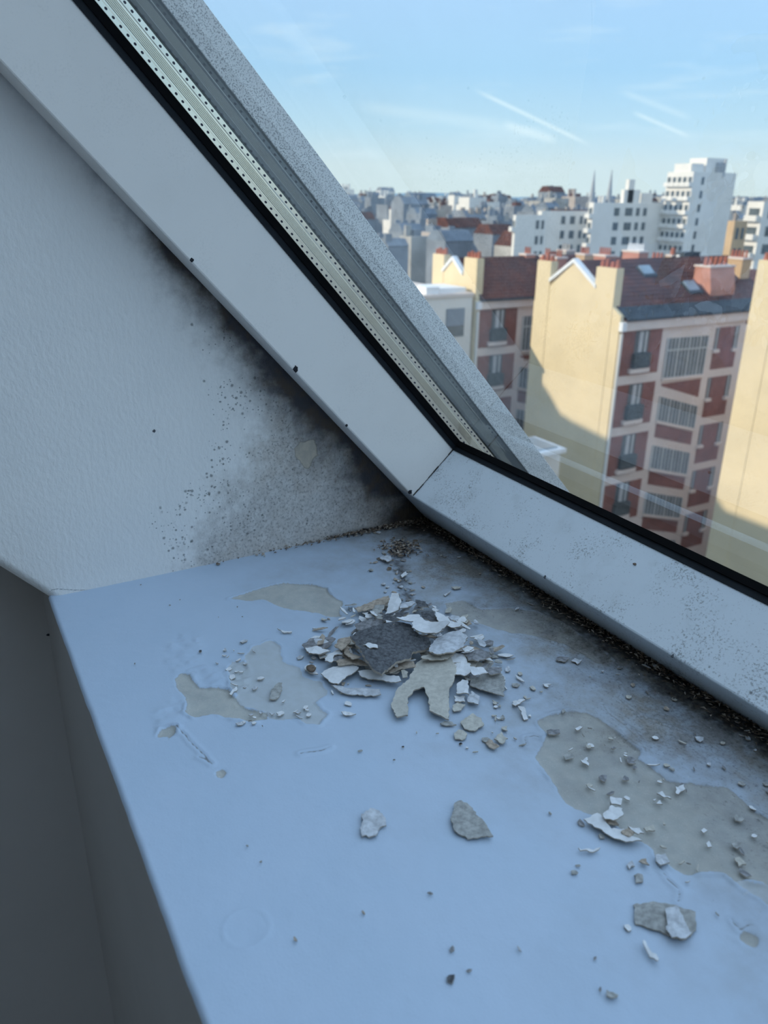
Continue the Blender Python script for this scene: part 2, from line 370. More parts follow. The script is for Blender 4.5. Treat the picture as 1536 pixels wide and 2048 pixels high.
def grid_mesh(name, V, nu, nv, keep=None, attrs=None, mat=None, smooth=True):
    idx = np.arange(nu * nv).reshape(nu, nv)
    F = np.stack([idx[:-1, :-1], idx[1:, :-1], idx[1:, 1:], idx[:-1, 1:]], -1).reshape(-1, 4)
    if keep is not None: F = F[keep.ravel()[F].any(1)]
    me = bpy.data.meshes.new(name)
    me.vertices.add(len(V)); me.vertices.foreach_set('co', V.astype(np.float32).ravel())
    me.loops.add(F.size); me.loops.foreach_set('vertex_index', F.astype(np.int32).ravel())
    me.polygons.add(len(F)); me.polygons.foreach_set('loop_start', np.arange(0, F.size, 4, dtype=np.int32)); me.polygons.foreach_set('loop_total', np.full(len(F), 4, np.int32))
    me.polygons.foreach_set('use_smooth', np.full(len(F), smooth))
    me.update(calc_edges=True); me.validate()
    for k, a in (attrs or {}).items():
        at = me.attributes.new(k, 'FLOAT', 'POINT'); at.data.foreach_set('value', a.astype(np.float32).ravel())
    if mat: me.materials.append(mat)
    return me

# ------------------------------------------------------------------ window sill (worn paint on plaster)
C2 = lambda p: crop(240, 1120, 2.954, p); C3 = lambda p: crop(1000, 1360, 2.866, p)
C4 = lambda p: crop(800, 960, 2.087, p); C6 = lambda p: crop(1140, 1640, 3.879, p)
bare_polys = [
    C2([(650, 228), (760, 185), (900, 150), (985, 135), (1080, 140), (1225, 165), (1245, 205), (1315, 240), (1300, 290), (1310, 330), (1240, 340), (1185, 315), (1020, 290), (960, 275), (850, 240), (760, 238)]),
    C2([(330, 700), (365, 668), (410, 680), (470, 750), (580, 755), (645, 770), (700, 850), (790, 890), (870, 905), (860, 935), (760, 955), (660, 930), (550, 910), (440, 925), (390, 900), (400, 850), (370, 790), (335, 750)]),
    C2([(218, 1040), (240, 1000), (300, 980), (340, 985), (330, 1020), (285, 1070), (275, 1045), (225, 1048)]),
    C2([(565, 1245), (590, 1238), (622, 1240), (625, 1265), (605, 1290), (575, 1288), (562, 1265)]),
    C3([(220, 235), (280, 205), (400, 180), (490, 182), (560, 215), (630, 260), (690, 320), (730, 360), (800, 400), (790, 450), (850, 480), (920, 530), (960, 580), (1060, 590), (1200, 610), (1300, 620), (1380, 680), (1460, 760), (1640, 840), (1900, 1000), (1900, 1250), (1640, 1175), (1340, 1150), (1290, 1105), (1160, 1100), (1060, 1110), (990, 1080), (960, 1060), (890, 1010), (880, 960), (830, 930), (700, 850), (550, 765), (490, 755), (430, 745), (370, 700), (340, 650), (330, 600), (270, 540), (205, 440), (240, 360), (270, 310), (225, 250)]),
    C6([(1310, 890), (1350, 862), (1440, 890), (1470, 940), (1455, 1000), (1380, 970), (1320, 930)]),
]
bare2_polys = [
    C2([(650, 600), (740, 600), (735, 560), (770, 515), (900, 480), (945, 510), (940, 560), (985, 610), (1060, 640), (1090, 690), (1200, 720), (1210, 790), (1140, 840), (1220, 910), (1180, 970), (1090, 970), (1050, 930), (960, 945), (900, 930), (830, 900), (700, 850), (690, 800), (660, 770), (650, 690)]),
    C6([(1280, 480), (1400, 490), (1700, 500), (1900, 640), (1536, 660), (1480, 620), (1400, 590), (1360, 540)]),
]
bare3_polys = [C4([(185, 515), (260, 500), (340, 540), (460, 535), (560, 550), (680, 600), (800, 680), (900, 760), (830, 770), (700, 690), (600, 660), (480, 640), (400, 625), (290, 590), (220, 560)])]
crack_lines = [
    C2([(340, 985), (385, 1040), (430, 1090), (460, 1115), (495, 1150), (515, 1180), (540, 1205)]), C2([(470, 1165), (500, 1175), (535, 1200)]),
    C3([(675, 15), (690, 60), (672, 100), (720, 145), (760, 175), (850, 230), (950, 265), (1030, 290), (1100, 330)]),
    C3([(590, 140), (620, 190), (700, 250), (780, 320), (830, 385), (835, 410)]),
    C6([(690, 350), (720, 410), (760, 470), (810, 510), (855, 560), (840, 640)]),
    C6([(1265, 780), (1300, 830), (1325, 860), (1370, 830), (1410, 815)]),
    C2([(1070, 1145), (1120, 1135), (1190, 1125), (1240, 1105)]), C3([(150, 380), (140, 330), (200, 320), (230, 330)]),
]
xs_f = np.arange(-0.004, .475, .001); xs_c = np.arange(.49, 3.04, .05)
gx = np.concatenate([xs_f, xs_c, [3.05]]); gy = np.concatenate([[0, .0005, .001], np.arange(.002, .346, .001)])
GX, GY = np.meshgrid(gx, gy, indexing='ij'); fx, fy = GX.ravel(), GY.ravel()
rag = (fbm(fx, fy, 120, 4, 1) - .5) * .006
bare = np.full(fx.shape, 1.0)
for p in bare_polys + bare3_polys: bare = np.minimum(bare, sdf(fx, fy, to_sill(p)))
bare = bare + rag * .55
bare2 = np.full(fx.shape, 1.0)
for p in bare2_polys: bare2 = np.minimum(bare2, sdf(fx, fy, to_sill(p)))
bare2 = bare2 + rag
crk = np.full(fx.shape, 1.0)
for c in crack_lines: crk = np.minimum(crk, polyline_d(fx + rag * .3, fy + rag * .3, to_sill(c)))
back = .318 - fy                                    # distance from the window frame
n1 = fbm(fx, fy, 22, 5, 3); n2 = fbm(fx, fy, 60, 4, 4)
corner = np.hypot(fx * .8, (fy - .318))
wid = .020 + .012 * sstep(0.05, .35, fx)
grime = np.exp(-(np.maximum(back, 0) / (.080 + .05 * (n1 - .5))) ** 1.3) * 1.35
grime = np.maximum(grime, 1.3 * np.exp(-np.maximum(corner - .03, 0) / .055))
joint = np.exp(-fx / .008) * sstep(.12, .30, fy) * .8
grime = np.maximum(grime, joint)
grime = np.clip(grime * (.55 + .9 * n1), 0, 1.0)
mould = np.clip(1.25 * np.exp(-np.maximum(back, 0) / wid) + .95 * np.exp(-np.maximum(corner - .012, 0) / .022) - .25 + (n2 - .5) * .5, 0, 1)
mould = np.maximum(mould, .75 * np.exp(-fx / .004) * sstep(.17, .30, fy))
# debris trail running from the corner to the pile
tr = to_sill([(800, 1085), (795, 1120), (805, 1165), (815, 1200)])
trd = polyline_d(fx, fy, tr); mould = np.maximum(mould, .62 * np.exp(-(trd / .008) ** 2) * (.5 + n2))
tr2 = to_sill([(1020, 1130), (950, 1110), (900, 1105)])
# height
hz = (fbm(fx, fy, 14, 3, 6) - .5) * .0009 + (fbm(fx, fy, 150, 3, 7) - .5) * .00025
hz -= .0009 * sstep(.0004, -.0006, bare)
hz -= .00045 * sstep(.0004, -.0006, bare2)
lip = fbm(fx, fy, 90, 3, 8)
hz += .0012 * np.exp(-((bare - .0012) / .0011) ** 2) * sstep(.42, .7, lip)
hz += .0007 * np.exp(-((bare2 - .0012) / .0012) ** 2) * sstep(.40, .65, lip)
hz += .0007 * np.exp(-((crk - .0012) / .0012) ** 2) - .0004 * np.exp(-(crk / .0005) ** 2)
# blistered paint on the left of the peeled patches
bl = sdf(fx, fy, to_sill(C2([(290, 470), (350, 430), (440, 430), (560, 640), (640, 620), (640, 760), (470, 745), (410, 670), (330, 670), (270, 600)])))
bl2 = sdf(fx, fy, to_sill(C2([(200, 880), (330, 800), (400, 850), (380, 900), (330, 975), (230, 990)])))
hz += .0022 * sstep(.004, -.003, np.minimum(bl, bl2)) * (fbm(fx, fy, 170, 3, 9) - .35)
flk = sdf(fx, fy, to_sill(C2([(640, 590), (760, 590), (770, 760), (660, 790), (640, 700)])))
hz += .0030 * sstep(.002, -.002, flk) * (fbm(fx, fy, 230, 2, 19) - .4)
ring = np.abs(np.hypot(*(np.array([fx, fy]) - np.array(to_sill([(493, 1855)])[0])[:, None])) - .0092)
hz += .0003 * np.exp(-(ring / .0006) ** 2)
edge = .0007 * (fbm(fx, fx * 0, 45, 3, 10) - .5)
hz -= np.where(fy < .002, .0022 * ((.002 - np.minimum(fy, .002)) / .002) ** 2, 0) 
fy2 = fy + np.where(fy < .012, edge, 0)
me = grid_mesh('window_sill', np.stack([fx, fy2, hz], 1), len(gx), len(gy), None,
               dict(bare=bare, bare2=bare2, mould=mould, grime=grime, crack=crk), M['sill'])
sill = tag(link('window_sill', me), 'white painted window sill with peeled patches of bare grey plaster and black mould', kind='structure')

# ------------------------------------------------------------------ reveal wall with mould
nn = np.concatenate([np.arange(-.256, -.008, .0012), np.arange(-.008, .0001, .0008)])
vv = np.concatenate([np.arange(-.245, .27, .0012), np.arange(.29, 2.02, .03)])
NN, VV = np.meshgrid(nn, vv, indexing='ij'); N_, V_ = NN.ravel(), VV.ravel()
wy = V_ * DV[1] + N_ * DN[1]; wz = V_ * DV[2] + N_ * DN[2]
e = np.clip((N_ + .007) / .007, 0, 1); wx = -.005 * e ** 2 + (fbm(wy + 1, wz + 1, 12, 3, 21) - .5) * .0008
dfr = N_ + .238                                  # distance from the window frame, inwards
m1 = fbm(wy + 3, wz + 3, 30, 5, 22); m2 = fbm(wy + 3, wz + 3, 70, 4, 23)
zone_poly = to_wall([(290, 460), (350, 600), (420, 690), (480, 790), (490, 860), (460, 930), (390, 1000), (340, 1070), (345, 1165), (400, 1230), (870, 1120), (870, 1020), (340, 490)])
zs = sdf(wy, wz, zone_poly) + (m1 - .5) * .05
zone = sstep(.012, -.040, zs) * 1.0
spot_line = to_wall([(440, 700), (470, 780), (490, 860), (440, 930), (400, 1000), (350, 1040), (370, 1100)])
sdl = polyline_d(wy, wz, spot_line)
m3 = fbm(wy + 5, wz + 5, 45, 3, 31)
spot = np.clip(np.exp(-(sdl / .020) ** 2) * sstep(.38, .68, m3) * 1.25, 0, .95) + .35 * sstep(.012, -.02, zs) * sstep(.40, .65, m2) * 1.6 + .03
cz = to_wall([(845, 1040)])[0]; cdist = np.hypot(wy - cz[0], wz - cz[1])
vpos = np.clip((.20 - V_) / .38, 0, 1)            # grows down the slope
vq = sstep(.0, .9, vpos)
dark = np.exp(-np.maximum(dfr, 0) / (.012 + .020 * vq)) * (.25 + 1.05 * sstep(.02, .45, vpos)) * (.55 + .9 * m1)
dark = np.maximum(dark, 1.3 * np.exp(-np.maximum(cdist - .024, 0) / .026))
dark = np.maximum(dark, .85 * np.exp(-np.maximum(wz, 0) / .007) * sstep(.15, .27, wy))
dark = dark * (.75 + .5 * m1)
C8 = lambda p: crop(280, 500, 2.56, p)
wb = sdf(wy, wz, to_wall(C8([(780, 1010), (820, 970), (890, 975), (900, 1010), (915, 1050), (880, 1100), (860, 1125), (820, 1090), (790, 1060)]))) + (m2 - .5) * .007
wc = np.full(wy.shape, 1.0)
for c in (C8([(840, 815), (800, 850), (770, 885), (745, 915)]), C8([(890, 1125), (840, 1165), (780, 1205)]),
          [(97, 1188), (103, 1180), (115, 1178), (150, 1180), (178, 1180), (200, 1176)]):
    wc = np.minimum(wc, polyline_d(wy + (m2 - .5) * .002, wz, to_wall(c)))
hx = -.0007 * sstep(.0004, -.0006, wb) + .0006 * np.exp(-((wb - .001) / .001) ** 2)
me = grid_mesh('wall_reveal', np.stack([wx + hx, wy, np.maximum(wz, -.003)], 1), len(nn), len(vv), wz > -.003,
               dict(zone=zone, dark=dark, bare=wb, spot=spot, crack=wc), M['wall'])
tag(link('wall_reveal', me), 'white rough-painted side wall of the window niche with spreading black mould', kind='structure')

# ------------------------------------------------------------------ rest of the room shell
def struct(name, mb, mat, label=None): return tag(mb.build(name, mat), label, kind='structure')
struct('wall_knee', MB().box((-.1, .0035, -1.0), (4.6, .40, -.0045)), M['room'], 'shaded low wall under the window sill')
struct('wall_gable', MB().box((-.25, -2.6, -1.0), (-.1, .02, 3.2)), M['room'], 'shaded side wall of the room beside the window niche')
struct('wall_right', MB().box((4.6, -2.6, -1.0), (4.75, .4, 3.2)), M['room'])
struct('wall_back', MB().box((-.25, -2.75, -1.0), (4.75, -2.6, 3.2)), M['room'])
struct('floor', MB().box((-.25, -2.75, -1.1), (4.75, .4, -1.0)), M['room'])
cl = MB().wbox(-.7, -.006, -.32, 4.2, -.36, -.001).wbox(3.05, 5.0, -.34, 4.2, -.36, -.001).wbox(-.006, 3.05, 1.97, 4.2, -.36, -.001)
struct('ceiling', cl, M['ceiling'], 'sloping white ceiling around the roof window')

# ------------------------------------------------------------------ the roof window
KR = -.038
wroot = empty('window_1', (.03, .30, .05)); tag(wroot, 'white framed roof window with black gasket and double glazing', kind='structure')
XS, N0, N3, VB = .030, -.238, -.291, -.165
MB().wbox(.0015, XS, VB - .0005, 1.96, N3, N0).build('stile', M['stile'], wroot, .0012)
MB().wbox(3.018, 3.048, VB - .13, 1.96, N3, N0).build('stile', M['stile'], wroot, .0012)
MB().wbox(.0015, 3.018, -.2125, VB, N3, N0, KR).build('rail', M['rail'], wroot, .0012)
MB().wbox(XS, 3.018, 1.92, 1.96, N3, N0).build('rail', M['rail'], wroot, .0012)
mi = MB()
for i in range(8):
    a, b = N0 - .001 - i * .0065, N0 - .001 - (i + 1) * .0065
    mi.wbox(XS - .0002, XS + .0003 + .0002 * math.sin(i * 2.1), VB - .0002, VB + .0008 + .0003 * math.cos(i * 1.7), a, b)
mi.build('mitre_joint', M['gap_filler'], wroot)
# gasket: inner lip (dark blue-grey) and black body
g1 = MB().wbox(.024, XS + .0008, VB - .004, 1.925, N3 - .0036, N3 + .0005).wbox(.024, 3.02, VB - .010, VB + .0008, N3 - .0036, N3 + .0005, KR)
g1.build('gasket_lip', M['gasket2'], wroot)
g2 = MB().wbox(.020, XS + .0016, VB - .004, 1.925, N3 - .0085, N3 - .0036).wbox(.020, 3.022, VB - .014, VB + .0022, N3 - .0085, N3 - .0036, KR)
g2.wbox(3.016, 3.024, VB - .11, 1.92, N3 - .0085, N3)
g2.build('gasket', M['gasket'], wroot)
def pane(name, n, v0):
    q = [win(.012, v0, n), win(3.03, v0 - .115, n), win(3.03, 1.94, n), win(.012, 1.94, n)]
    q2 = [p - DN * .0003 for p in q]
    return MB().add(q, [(0, 1, 2, 3)]).build(name, M['glass'], wroot)
pane('glass_pane', N3 - .0090, VB - .012); pane('glass_pane', -.3145, -.222)
# perforated aluminium spacer between the panes
prof = [(0, 0), (.0030, 0), (.0034, .0003)]
for i in range(6):
    a = .0045 + i * .00095; prof += [(a, .0003), (a + .00030, .0), (a + .00048, .0), (a + .00075, .0003)]
prof += [(.0108, .0003), (.0112, 0), (.0143, 0)]
sm = MB(); L0, L1 = -.26, 1.93
vs_ = []; 
for v in (L0, L1):
    for (a, dpt) in prof: vs_.append(win(XS + .0001 - dpt, v, N3 - .0090 - .0002 - a))
k = len(prof); sm.add(vs_, [(i, i + 1, i + 1 + k, i + k) for i in range(k - 1)])
sm.wbox(.022, XS - .0006, L0, L1, N3 - .0092, N3 - .0092 - .0143)
sm.build('spacer', M['spacer'], wroot)
hm = MB()
nh = int((L1 - L0) / .0054)
for row, off in ((.0018, 0), (.0126, .0012)):
    for i in range(nh):
        v = L0 + .0054 * i + off; r = .00085
        pts = [win(XS + .00035, v + r * 1.15 * math.sin(t), N3 - .0092 - row + r * .8 * math.cos(t)) for t in np.linspace(0, 2 * math.pi, 9)[:-1]]
        hm.add(pts, [tuple(range(8))])
tag(hm.build('spacer_holes', M['hole'], wroot), kind='stuff')
# outer metal
MB().wbox(-.02, XS + .0002, -.60, 1.96, -.3300, -.3160).build('outer_rebate', M['rebate'], wroot)
jm = MB().wbox(XS + .0002, XS + .0007, -.1915, -.1905, -.3298, -.3165); jm.build('rebate_joint', M['gap_filler'], wroot)
MB().wbox(-.05, XS + .0012, -.60, 2.0, -.3505, -.3300).build('outer_cover', M['speckle'], wroot, .0006)
MB().wbox(-.05, 3.06, -.262, -.2125, -.306, N0 - .004, KR).build('gap_filler', M['gap_filler'], wroot)  # added dark body, stops light leaking in under the rail

# ------------------------------------------------------------------ buildings across the street
def part_box(name, mat, root, a, b): return MB().box(a, b).build(name, mat, root)
def chimney(root, x0, x1, y0, y1, z0, z1, mat, pots, seed):
    r_ = random.Random(seed)
    c = part_box('chimney', mat, root, (x0, y0, z0), (x1, y1, z1))
    c2 = MB().box((x0 - .06, y0 - .06, z1), (x1 + .06, y1 + .06, z1 + .10)).build('cap', M['white'], root)
    for i in range(pots):
        if x1 - x0 > y1 - y0: px_, py_ = x0 + (i + .5) * (x1 - x0) / pots, (y0 + y1) / 2
        else: px_, py_ = (x0 + x1) / 2, y0 + (i + .5) * (y1 - y0) / pots
        MB().cyl((px_, py_, z1 + .10), .15, .40 + r_.random() * .25, 8, .11).build('chimney_pot', M['pot'], root)

def wing(label, Xl, Xr, Yg, Yb, Ze, Zr, footl, footr, chl, chr_, facade, ztop_ch):
    """cream gable towards -Y, brick facade towards +X"""
    root = empty('apartment_wing', ((Xl + Xr) / 2, (Yg + Yb) / 2, -26)); tag(root, label, 'building')
    xm = (Xl + Xr) / 2 if footl is None else (footl + footr) / 2
    sl = (Zr - Ze) / (Xr - xm)
    G = -26
    part_box('wall', M['white'], root, (Xl + .02, Yg + .25, G), (Xr, Yb, Ze))
    gp = [(Xl, G), (Xr + .03, G), (Xr + .03, Ze + .1), (xm, Zr + .05), (Xl, Ze + .1)]
    MB().prism(gp, 'y', Yg, Yg + .25).build('gable_wall', M['cream'], root)
    rf = MB().prism([(Xl - .3, Ze - .2), (xm, Zr), (Xr + .32, Ze - .21), (Xr + .32, Ze - .06), (xm, Zr + .16), (Xl - .3, Ze - .05)], 'y', Yg + .25, Yb)
    rf.build('roof', M['roof'], root)
    MB().prism([(Xr - .55, Ze + sl * .55 + .165), (Xr + .36, Ze - sl * .36 + .165), (Xr + .36, Ze - sl * .36 + .05), (Xr - .55, Ze + sl * .55 + .05)], 'y', Yg + .25, Yb).build('gutter_flashing', M['zinc'], root)
    part_box('cornice', M['white'], root, (Xr, Yg + .25, Ze - .75), (Xr + .22, Yb, Ze - .22))
    # white coping on the gable between its chimneys
    if footl is not None:
        t = .24; cp = [(footl, Zr + .05 - sl * (xm - footl)), (xm, Zr + .05), (footr, Zr + .05 - sl * (footr - xm)), (footr, Zr + .05 + t * .9 - sl * (footr - xm)), (xm, Zr + .05 + t), (footl, Zr + .05 + t * .9 - sl * (xm - footl))]
        MB().prism(cp, 'y', Yg - .10, Yg + .30).build('coping', M['coping'], root)
    for i, ch in enumerate((chl, chr_)):
        if ch is None: continue
        part_box('chimney_breast', M['cream'], root, (ch[0], Yg - .03, G), (ch[1], Yg + .55, ztop_ch))
        n = 4 if ch[1] - ch[0] > 1.4 else 3
        for j in range(n):
            MB().cyl((ch[0] + (j + .5) * (ch[1] - ch[0]) / n, Yg + .25, ztop_ch), .15, .34 + .1 * (j % 2), 8, .11).build('chimney_pot', M['pot'], root)
    MB().box((Xr + .03, Yg - .02, Ze - .75), (Xr + .30, Yg + .32, Ze - .25)).build('hopper', M['coping'], root)
    MB().cyl((Xr + .16, Yg + .12, G), .10, 26 + Ze - .9, 8).build('downpipe', M['block'], root)
    X = Xr
    for f in facade: 
        kind, y0, y1, z0, z1 = f[:5]
        if kind == 'panel':            # brick infill, set back behind the white frame lines
            part_box('brick_panel', M['brick'], root, (X - .05, y0, z0), (X + .02, y1, z1))
        elif kind == 'slant':          # brick under the stair windows, with a slanting foot
            d0, d1 = f[5:7]
            MB().prism([(y0, z1), (y1, z1 - (f[7] if len(f) > 7 else 0)), (y1, z0 + d1), (y0, z0 + d0)], 'x', X - .05, X + .02).build('brick_panel', M['brick'], root)
        elif kind == 'stairwin':
            dz = f[5]
            wq = MB().prism([(y0, z0), (y1, z0 + dz), (y1, z1 + dz), (y0, z1)], 'x', X - .04, X + .03).build('stair_window', M['pane'], root)
            nb = 11
            for i in range(nb + 1):
                yy = y0 + (y1 - y0) * i / nb; a = dz * i / nb; hw = .075 if i % 3 == 0 else .042
                MB().box((X + .02, yy - hw, z0 + a), (X + .07, yy + hw, z1 + a)).build('glazing_bar', M['wframe'], wq)
            hgt = z1 - z0
            for fr_ in ((.68,) if hgt > 2 else ()):
                MB().prism([(y0, z0 + hgt * fr_), (y1, z0 + dz + hgt * fr_), (y1, z0 + dz + hgt * fr_ + .10), (y0, z0 + hgt * fr_ + .10)], 'x', X + .02, X + .08).build('glazing_bar', M['wframe'], wq)
            MB().prism([(y0 - .1, z0 - .16), (y1 + .1, z0 + dz - .16), (y1 + .1, z0 + dz), (y0 - .1, z0)], 'x', X - .02, X + .14).build('sill', M['white'], wq)
        elif kind == 'window':
            pw = part_box('window', M['pane'], root, (X - .02, y0, z0), (X + .045, y1, z1))
            part_box('curtain', M['curtain'], pw, (X + .04, y0 + (y1 - y0) * .28, z0 + (z1 - z0) * .42), (X + .055, y0 + (y1 - y0) * .56, z1 - .05))
            part_box('frame', M['wframe'], pw, (X + .04, y0 + (y1 - y0) * .70, z0 + (z1 - z0) * .42), (X + .06, y0 + (y1 - y0) * .86, z1 - .05))
            part_box('planter', M['planter'], pw, (X + .04, y0 - .12, z0 + .05), (X + .30, y1 + .08, z0 + (z1 - z0) * .40))
            part_box('sill', M['white'], pw, (X, y0 - .3, z0 - .28), (X + .26, y1 + .15, z0 - .02))
        elif kind == 'slit':
            pw = part_box('window', M['pane'], root, (X - .02, y0, z0), (X + .04, y1, z1))
            part_box('frame', M['wframe'], pw, (X + .035, y0 + .25 * (y1 - y0), z0), (X + .055, y0 + .55 * (y1 - y0), z1))
            part_box('sill', M['white'], pw, (X, y0 - .1, z0 - .2), (X + .2, y1 + .1, z0))
        elif kind == 'ledge':
            part_box('floor_band', M['white'], root, (X, y0, z0), (X + .10, y1, z1))
    return root, sl, xm

def facade_items(y0, Ze, per=3.17, levels=5):
    it = []
    for k in range(levels):
        z = Ze - k * per
        it.append(('panel', y0 + .38, y0 + 3.65, z - 3.43, z - .83))
        it.append(('window', y0 + 1.42, y0 + 2.55, z - 3.02, z - .84))
        it.append(('panel', y0 + 8.48, y0 + 10.72, z - 3.75, z - 1.1))
        it.append(('slit', y0 + 8.50, y0 + 8.80, z - 2.45, z - 1.12)); it.append(('slit', y0 + 10.30, y0 + 10.70, z - 2.50, z - 1.12))
    it.append(('stairwin', y0 + 4.22, y0 + 7.80, Ze - 3.87, Ze - 1.46, -.08))
    it.append(('slant', y0 + 4.22, y0 + 7.80, Ze - 5.45, Ze - 4.25, 1.08, 0.0))
    for k in range(levels):
        z = Ze - 5.04 - k * 3.17
        it.append(('stairwin', y0 + 4.25, y0 + 7.82, z - 1.50, z, -1.02))
        it.append(('slant', y0 + 4.25, y0 + 7.82, z - 2.62, z - 1.74, .0, -1.00, 1.02))
    return it

wing2, sl2, xm2 = wing('cream gabled apartment wing with red brick panels in the middle of the view', -40.5, -32.84, 34.6, 48.5, -6.0, -3.29, -39.12, -35.0, (-40.4, -39.1), (-35.1, -33.5), facade_items(34.6, -6.0), -3.33)
wing('cream gabled apartment wing farther left with a dark red roof', -49.7, -44.2, 32.65, 46.5, -6.0, -3.75, -48.4, -45.9, (-49.7, -48.25), (-45.75, -44.25), facade_items(32.65, -6.0), -3.45)
wing('cream gable wall of the apartment wing at the right edge of the view', -25.55, -17.6, 36.0, 50.0, -5.3, -2.4, -24.1, -19.0, (-25.55, -24.2), (-19.0, -17.7), [], -2.35)
wing('added unseen cream gabled wing continuing the row beyond the right edge of the view', -11.0, -3.3, 38.0, 52.0, -5.6, -2.9, -9.6, -4.7, (-10.9, -9.6), (-4.7, -3.4), [], -2.9)  # this and the next wing are added for the spacer to reflect
wing('added unseen cream gabled wing farthest along the row to the right', 5.0, 12.7, 39.0, 53.0, -5.6, -2.9, 6.4, 11.3, (5.1, 6.4), (11.3, 12.6), [], -2.9)
# big pink chimney and roof windows on the middle wing's roof
cx0 = -35.2
ya, yb_ = onX(1410, 560, -34.3)[1], onX(1458, 560, -34.3)[1]; zt_ = onX(1434, 534, -34.3)[2]
MB().prism([(-35.2, -4.55), (-33.75, -5.5), (-33.75, -4.9), (-34.05, zt_), (-35.2, zt_)], 'y', ya, yb_).build('roof_chimney', M['pinkbrick'], wing2)
MB().box((-35.27, ya - .06, zt_), (-33.98, yb_ + .06, zt_ + .1)).build('cap', M['white'], wing2)
for i in range(5): MB().cyl((-34.6, ya + (i + .5) * (yb_ - ya) / 5, zt_ + .1), .13, .5, 8, .1).build('chimney_pot', M['pot'], wing2)
def roof_window(root, yA, yB, x0, x1, Zr, xm, sl):
    off = .17
    q = [(x0, Zr - sl * (x0 - xm) + off), (x1, Zr - sl * (x1 - xm) + off), (x1, Zr - sl * (x1 - xm) + off + .09), (x0, Zr - sl * (x0 - xm) + off + .09)]
    f = MB().prism(q, 'y', yA, yB).build('roof_window', M['zinc'], root)
    q2 = [(a + (.1 if i in (0, 3) else -.1), b + (.05 if i > 1 else 0)) for i, (a, b) in enumerate(q)]
    MB().prism(q2, 'y', yA + .12, yB - .12).build('pane', M['glassroof'], f)
roof_window(wing2, 39.0, 40.2, -36.3, -35.5, -3.29, xm2, sl2); roof_window(wing2, 41.6, 42.8, -34.9, -34.0, -3.29, xm2, sl2)

# white flat-roofed building at the far left, with a shuttered window
wb_ = empty('flat_roofed_house', (-50, 28, -26)); tag(wb_, 'white flat roofed house with a grey shuttered window beside the window frame', 'building')
P = onX(954, 600, -44.32); Yn = P[1]; Xw = -44.32
p0 = onX(845, 583, Xw)
part_box('wall', M['block'], wb_, (-53.5, 24.0, -26), (Xw, 32.45, -5.85))
part_box('parapet', M['white'], wb_, (-53.7, 23.9, -5.85), (Xw + .12, 32.46, -5.65))
q = onX(893, 618, Xw); q2 = onX(926, 672, Xw)
w_ = part_box('window', M['pane'], wb_, (Xw - .05, q[1], q2[2]), (Xw + .05, q2[1], q[2]))
part_box('shutter', M['city2'], w_, (Xw + .02, q[1], q2[2] + .75), (Xw + .08, q2[1], q[2]))
MB().box((Xw - 3.4, 30.2, -5.65), (Xw - .6, 32.3, -5.35)).box((Xw - 1.5, 28.9, -5.65), (Xw - .3, 29.9, -5.2)).build('roof_light', M['coping'], wb_)
# small low white roof in the courtyard
lw = empty('roof_lantern', (-35.5, 30.5, -26)); tag(lw, 'small white roof lantern in the shaded courtyard beside the metal cover', 'roof lantern')
a = far(1075, 900, 41); 
part_box('body', M['block'], lw, (a[0] - 1.6, a[1] - 1.1, -26), (a[0] + .6, a[1] + 1.1, a[2] - .1))
MB().box((a[0] - 1.8, a[1] - 1.3, a[2] - .1), (a[0] + .8, a[1] + 1.3, a[2] + .12)).build('rim', M['coping'], lw)
part_box('skylight', M['glassroof'], lw, (a[0] - 1.5, a[1] - .95, a[2] + .12), (a[0] + .5, a[1] + .95, a[2] + .2))

# ------------------------------------------------------------------ roofs and chimneys behind the wings
rowd = [(-62.0, -36.0, 51.0, 58.0, -6.2, -4.4), (-36.0, -8.0, 53.0, 61.0, -6.2, -4.3)]
for i, (x0, x1, y0, y1, ze, zr) in enumerate(rowd):
    r_ = empty('terrace_house', ((x0 + x1) / 2, (y0 + y1) / 2, -26)); tag(r_, ['terrace with dark red roof behind the left cream gable', 'terrace with dark red roof behind the right cream gable'][i], 'building')
    part_box('wall', M['white'], r_, (x0, y0, -26), (x1, y1, ze))
    MB().prism([(y0 - .3, ze - .1), (y1 + .3, ze - .1), ((y0 + y1) / 2, zr)], 'x', x0, x1).build('roof', M['roof'], r_)
def stack(xl, xr, yt, yb, D, mat, pots, label, potmat='pot'):
    a = far(xl, yt, D); b = far(xr, yt, D); c = far((xl + xr) / 2, yb, D)
    wd = np.linalg.norm(b - a)
    r_ = empty('chimney_stack', (a + b) / 2); tag(r_, label, 'chimney', 'chimney stacks on the roofs behind the gables')
    cx_, cy_ = (a[:2] + b[:2]) / 2
    hp = .45
    part_box('stack', mat, r_, (cx_ - wd / 2, cy_ - .45, -6.0), (cx_ + wd / 2, cy_ + .45, a[2] - hp))
    part_box('cap', M['white'], r_, (cx_ - wd / 2 - .05, cy_ - .5, a[2] - hp), (cx_ + wd / 2 + .05, cy_ + .5, a[2] - hp + .12))
    for i in range(pots):
        MB().cyl((cx_ - wd / 2 + (i + .5) * wd / pots, cy_, a[2] - hp + .12), wd / pots * .33, hp, 8, wd / pots * .24).build('chimney_pot', M[potmat], r_)
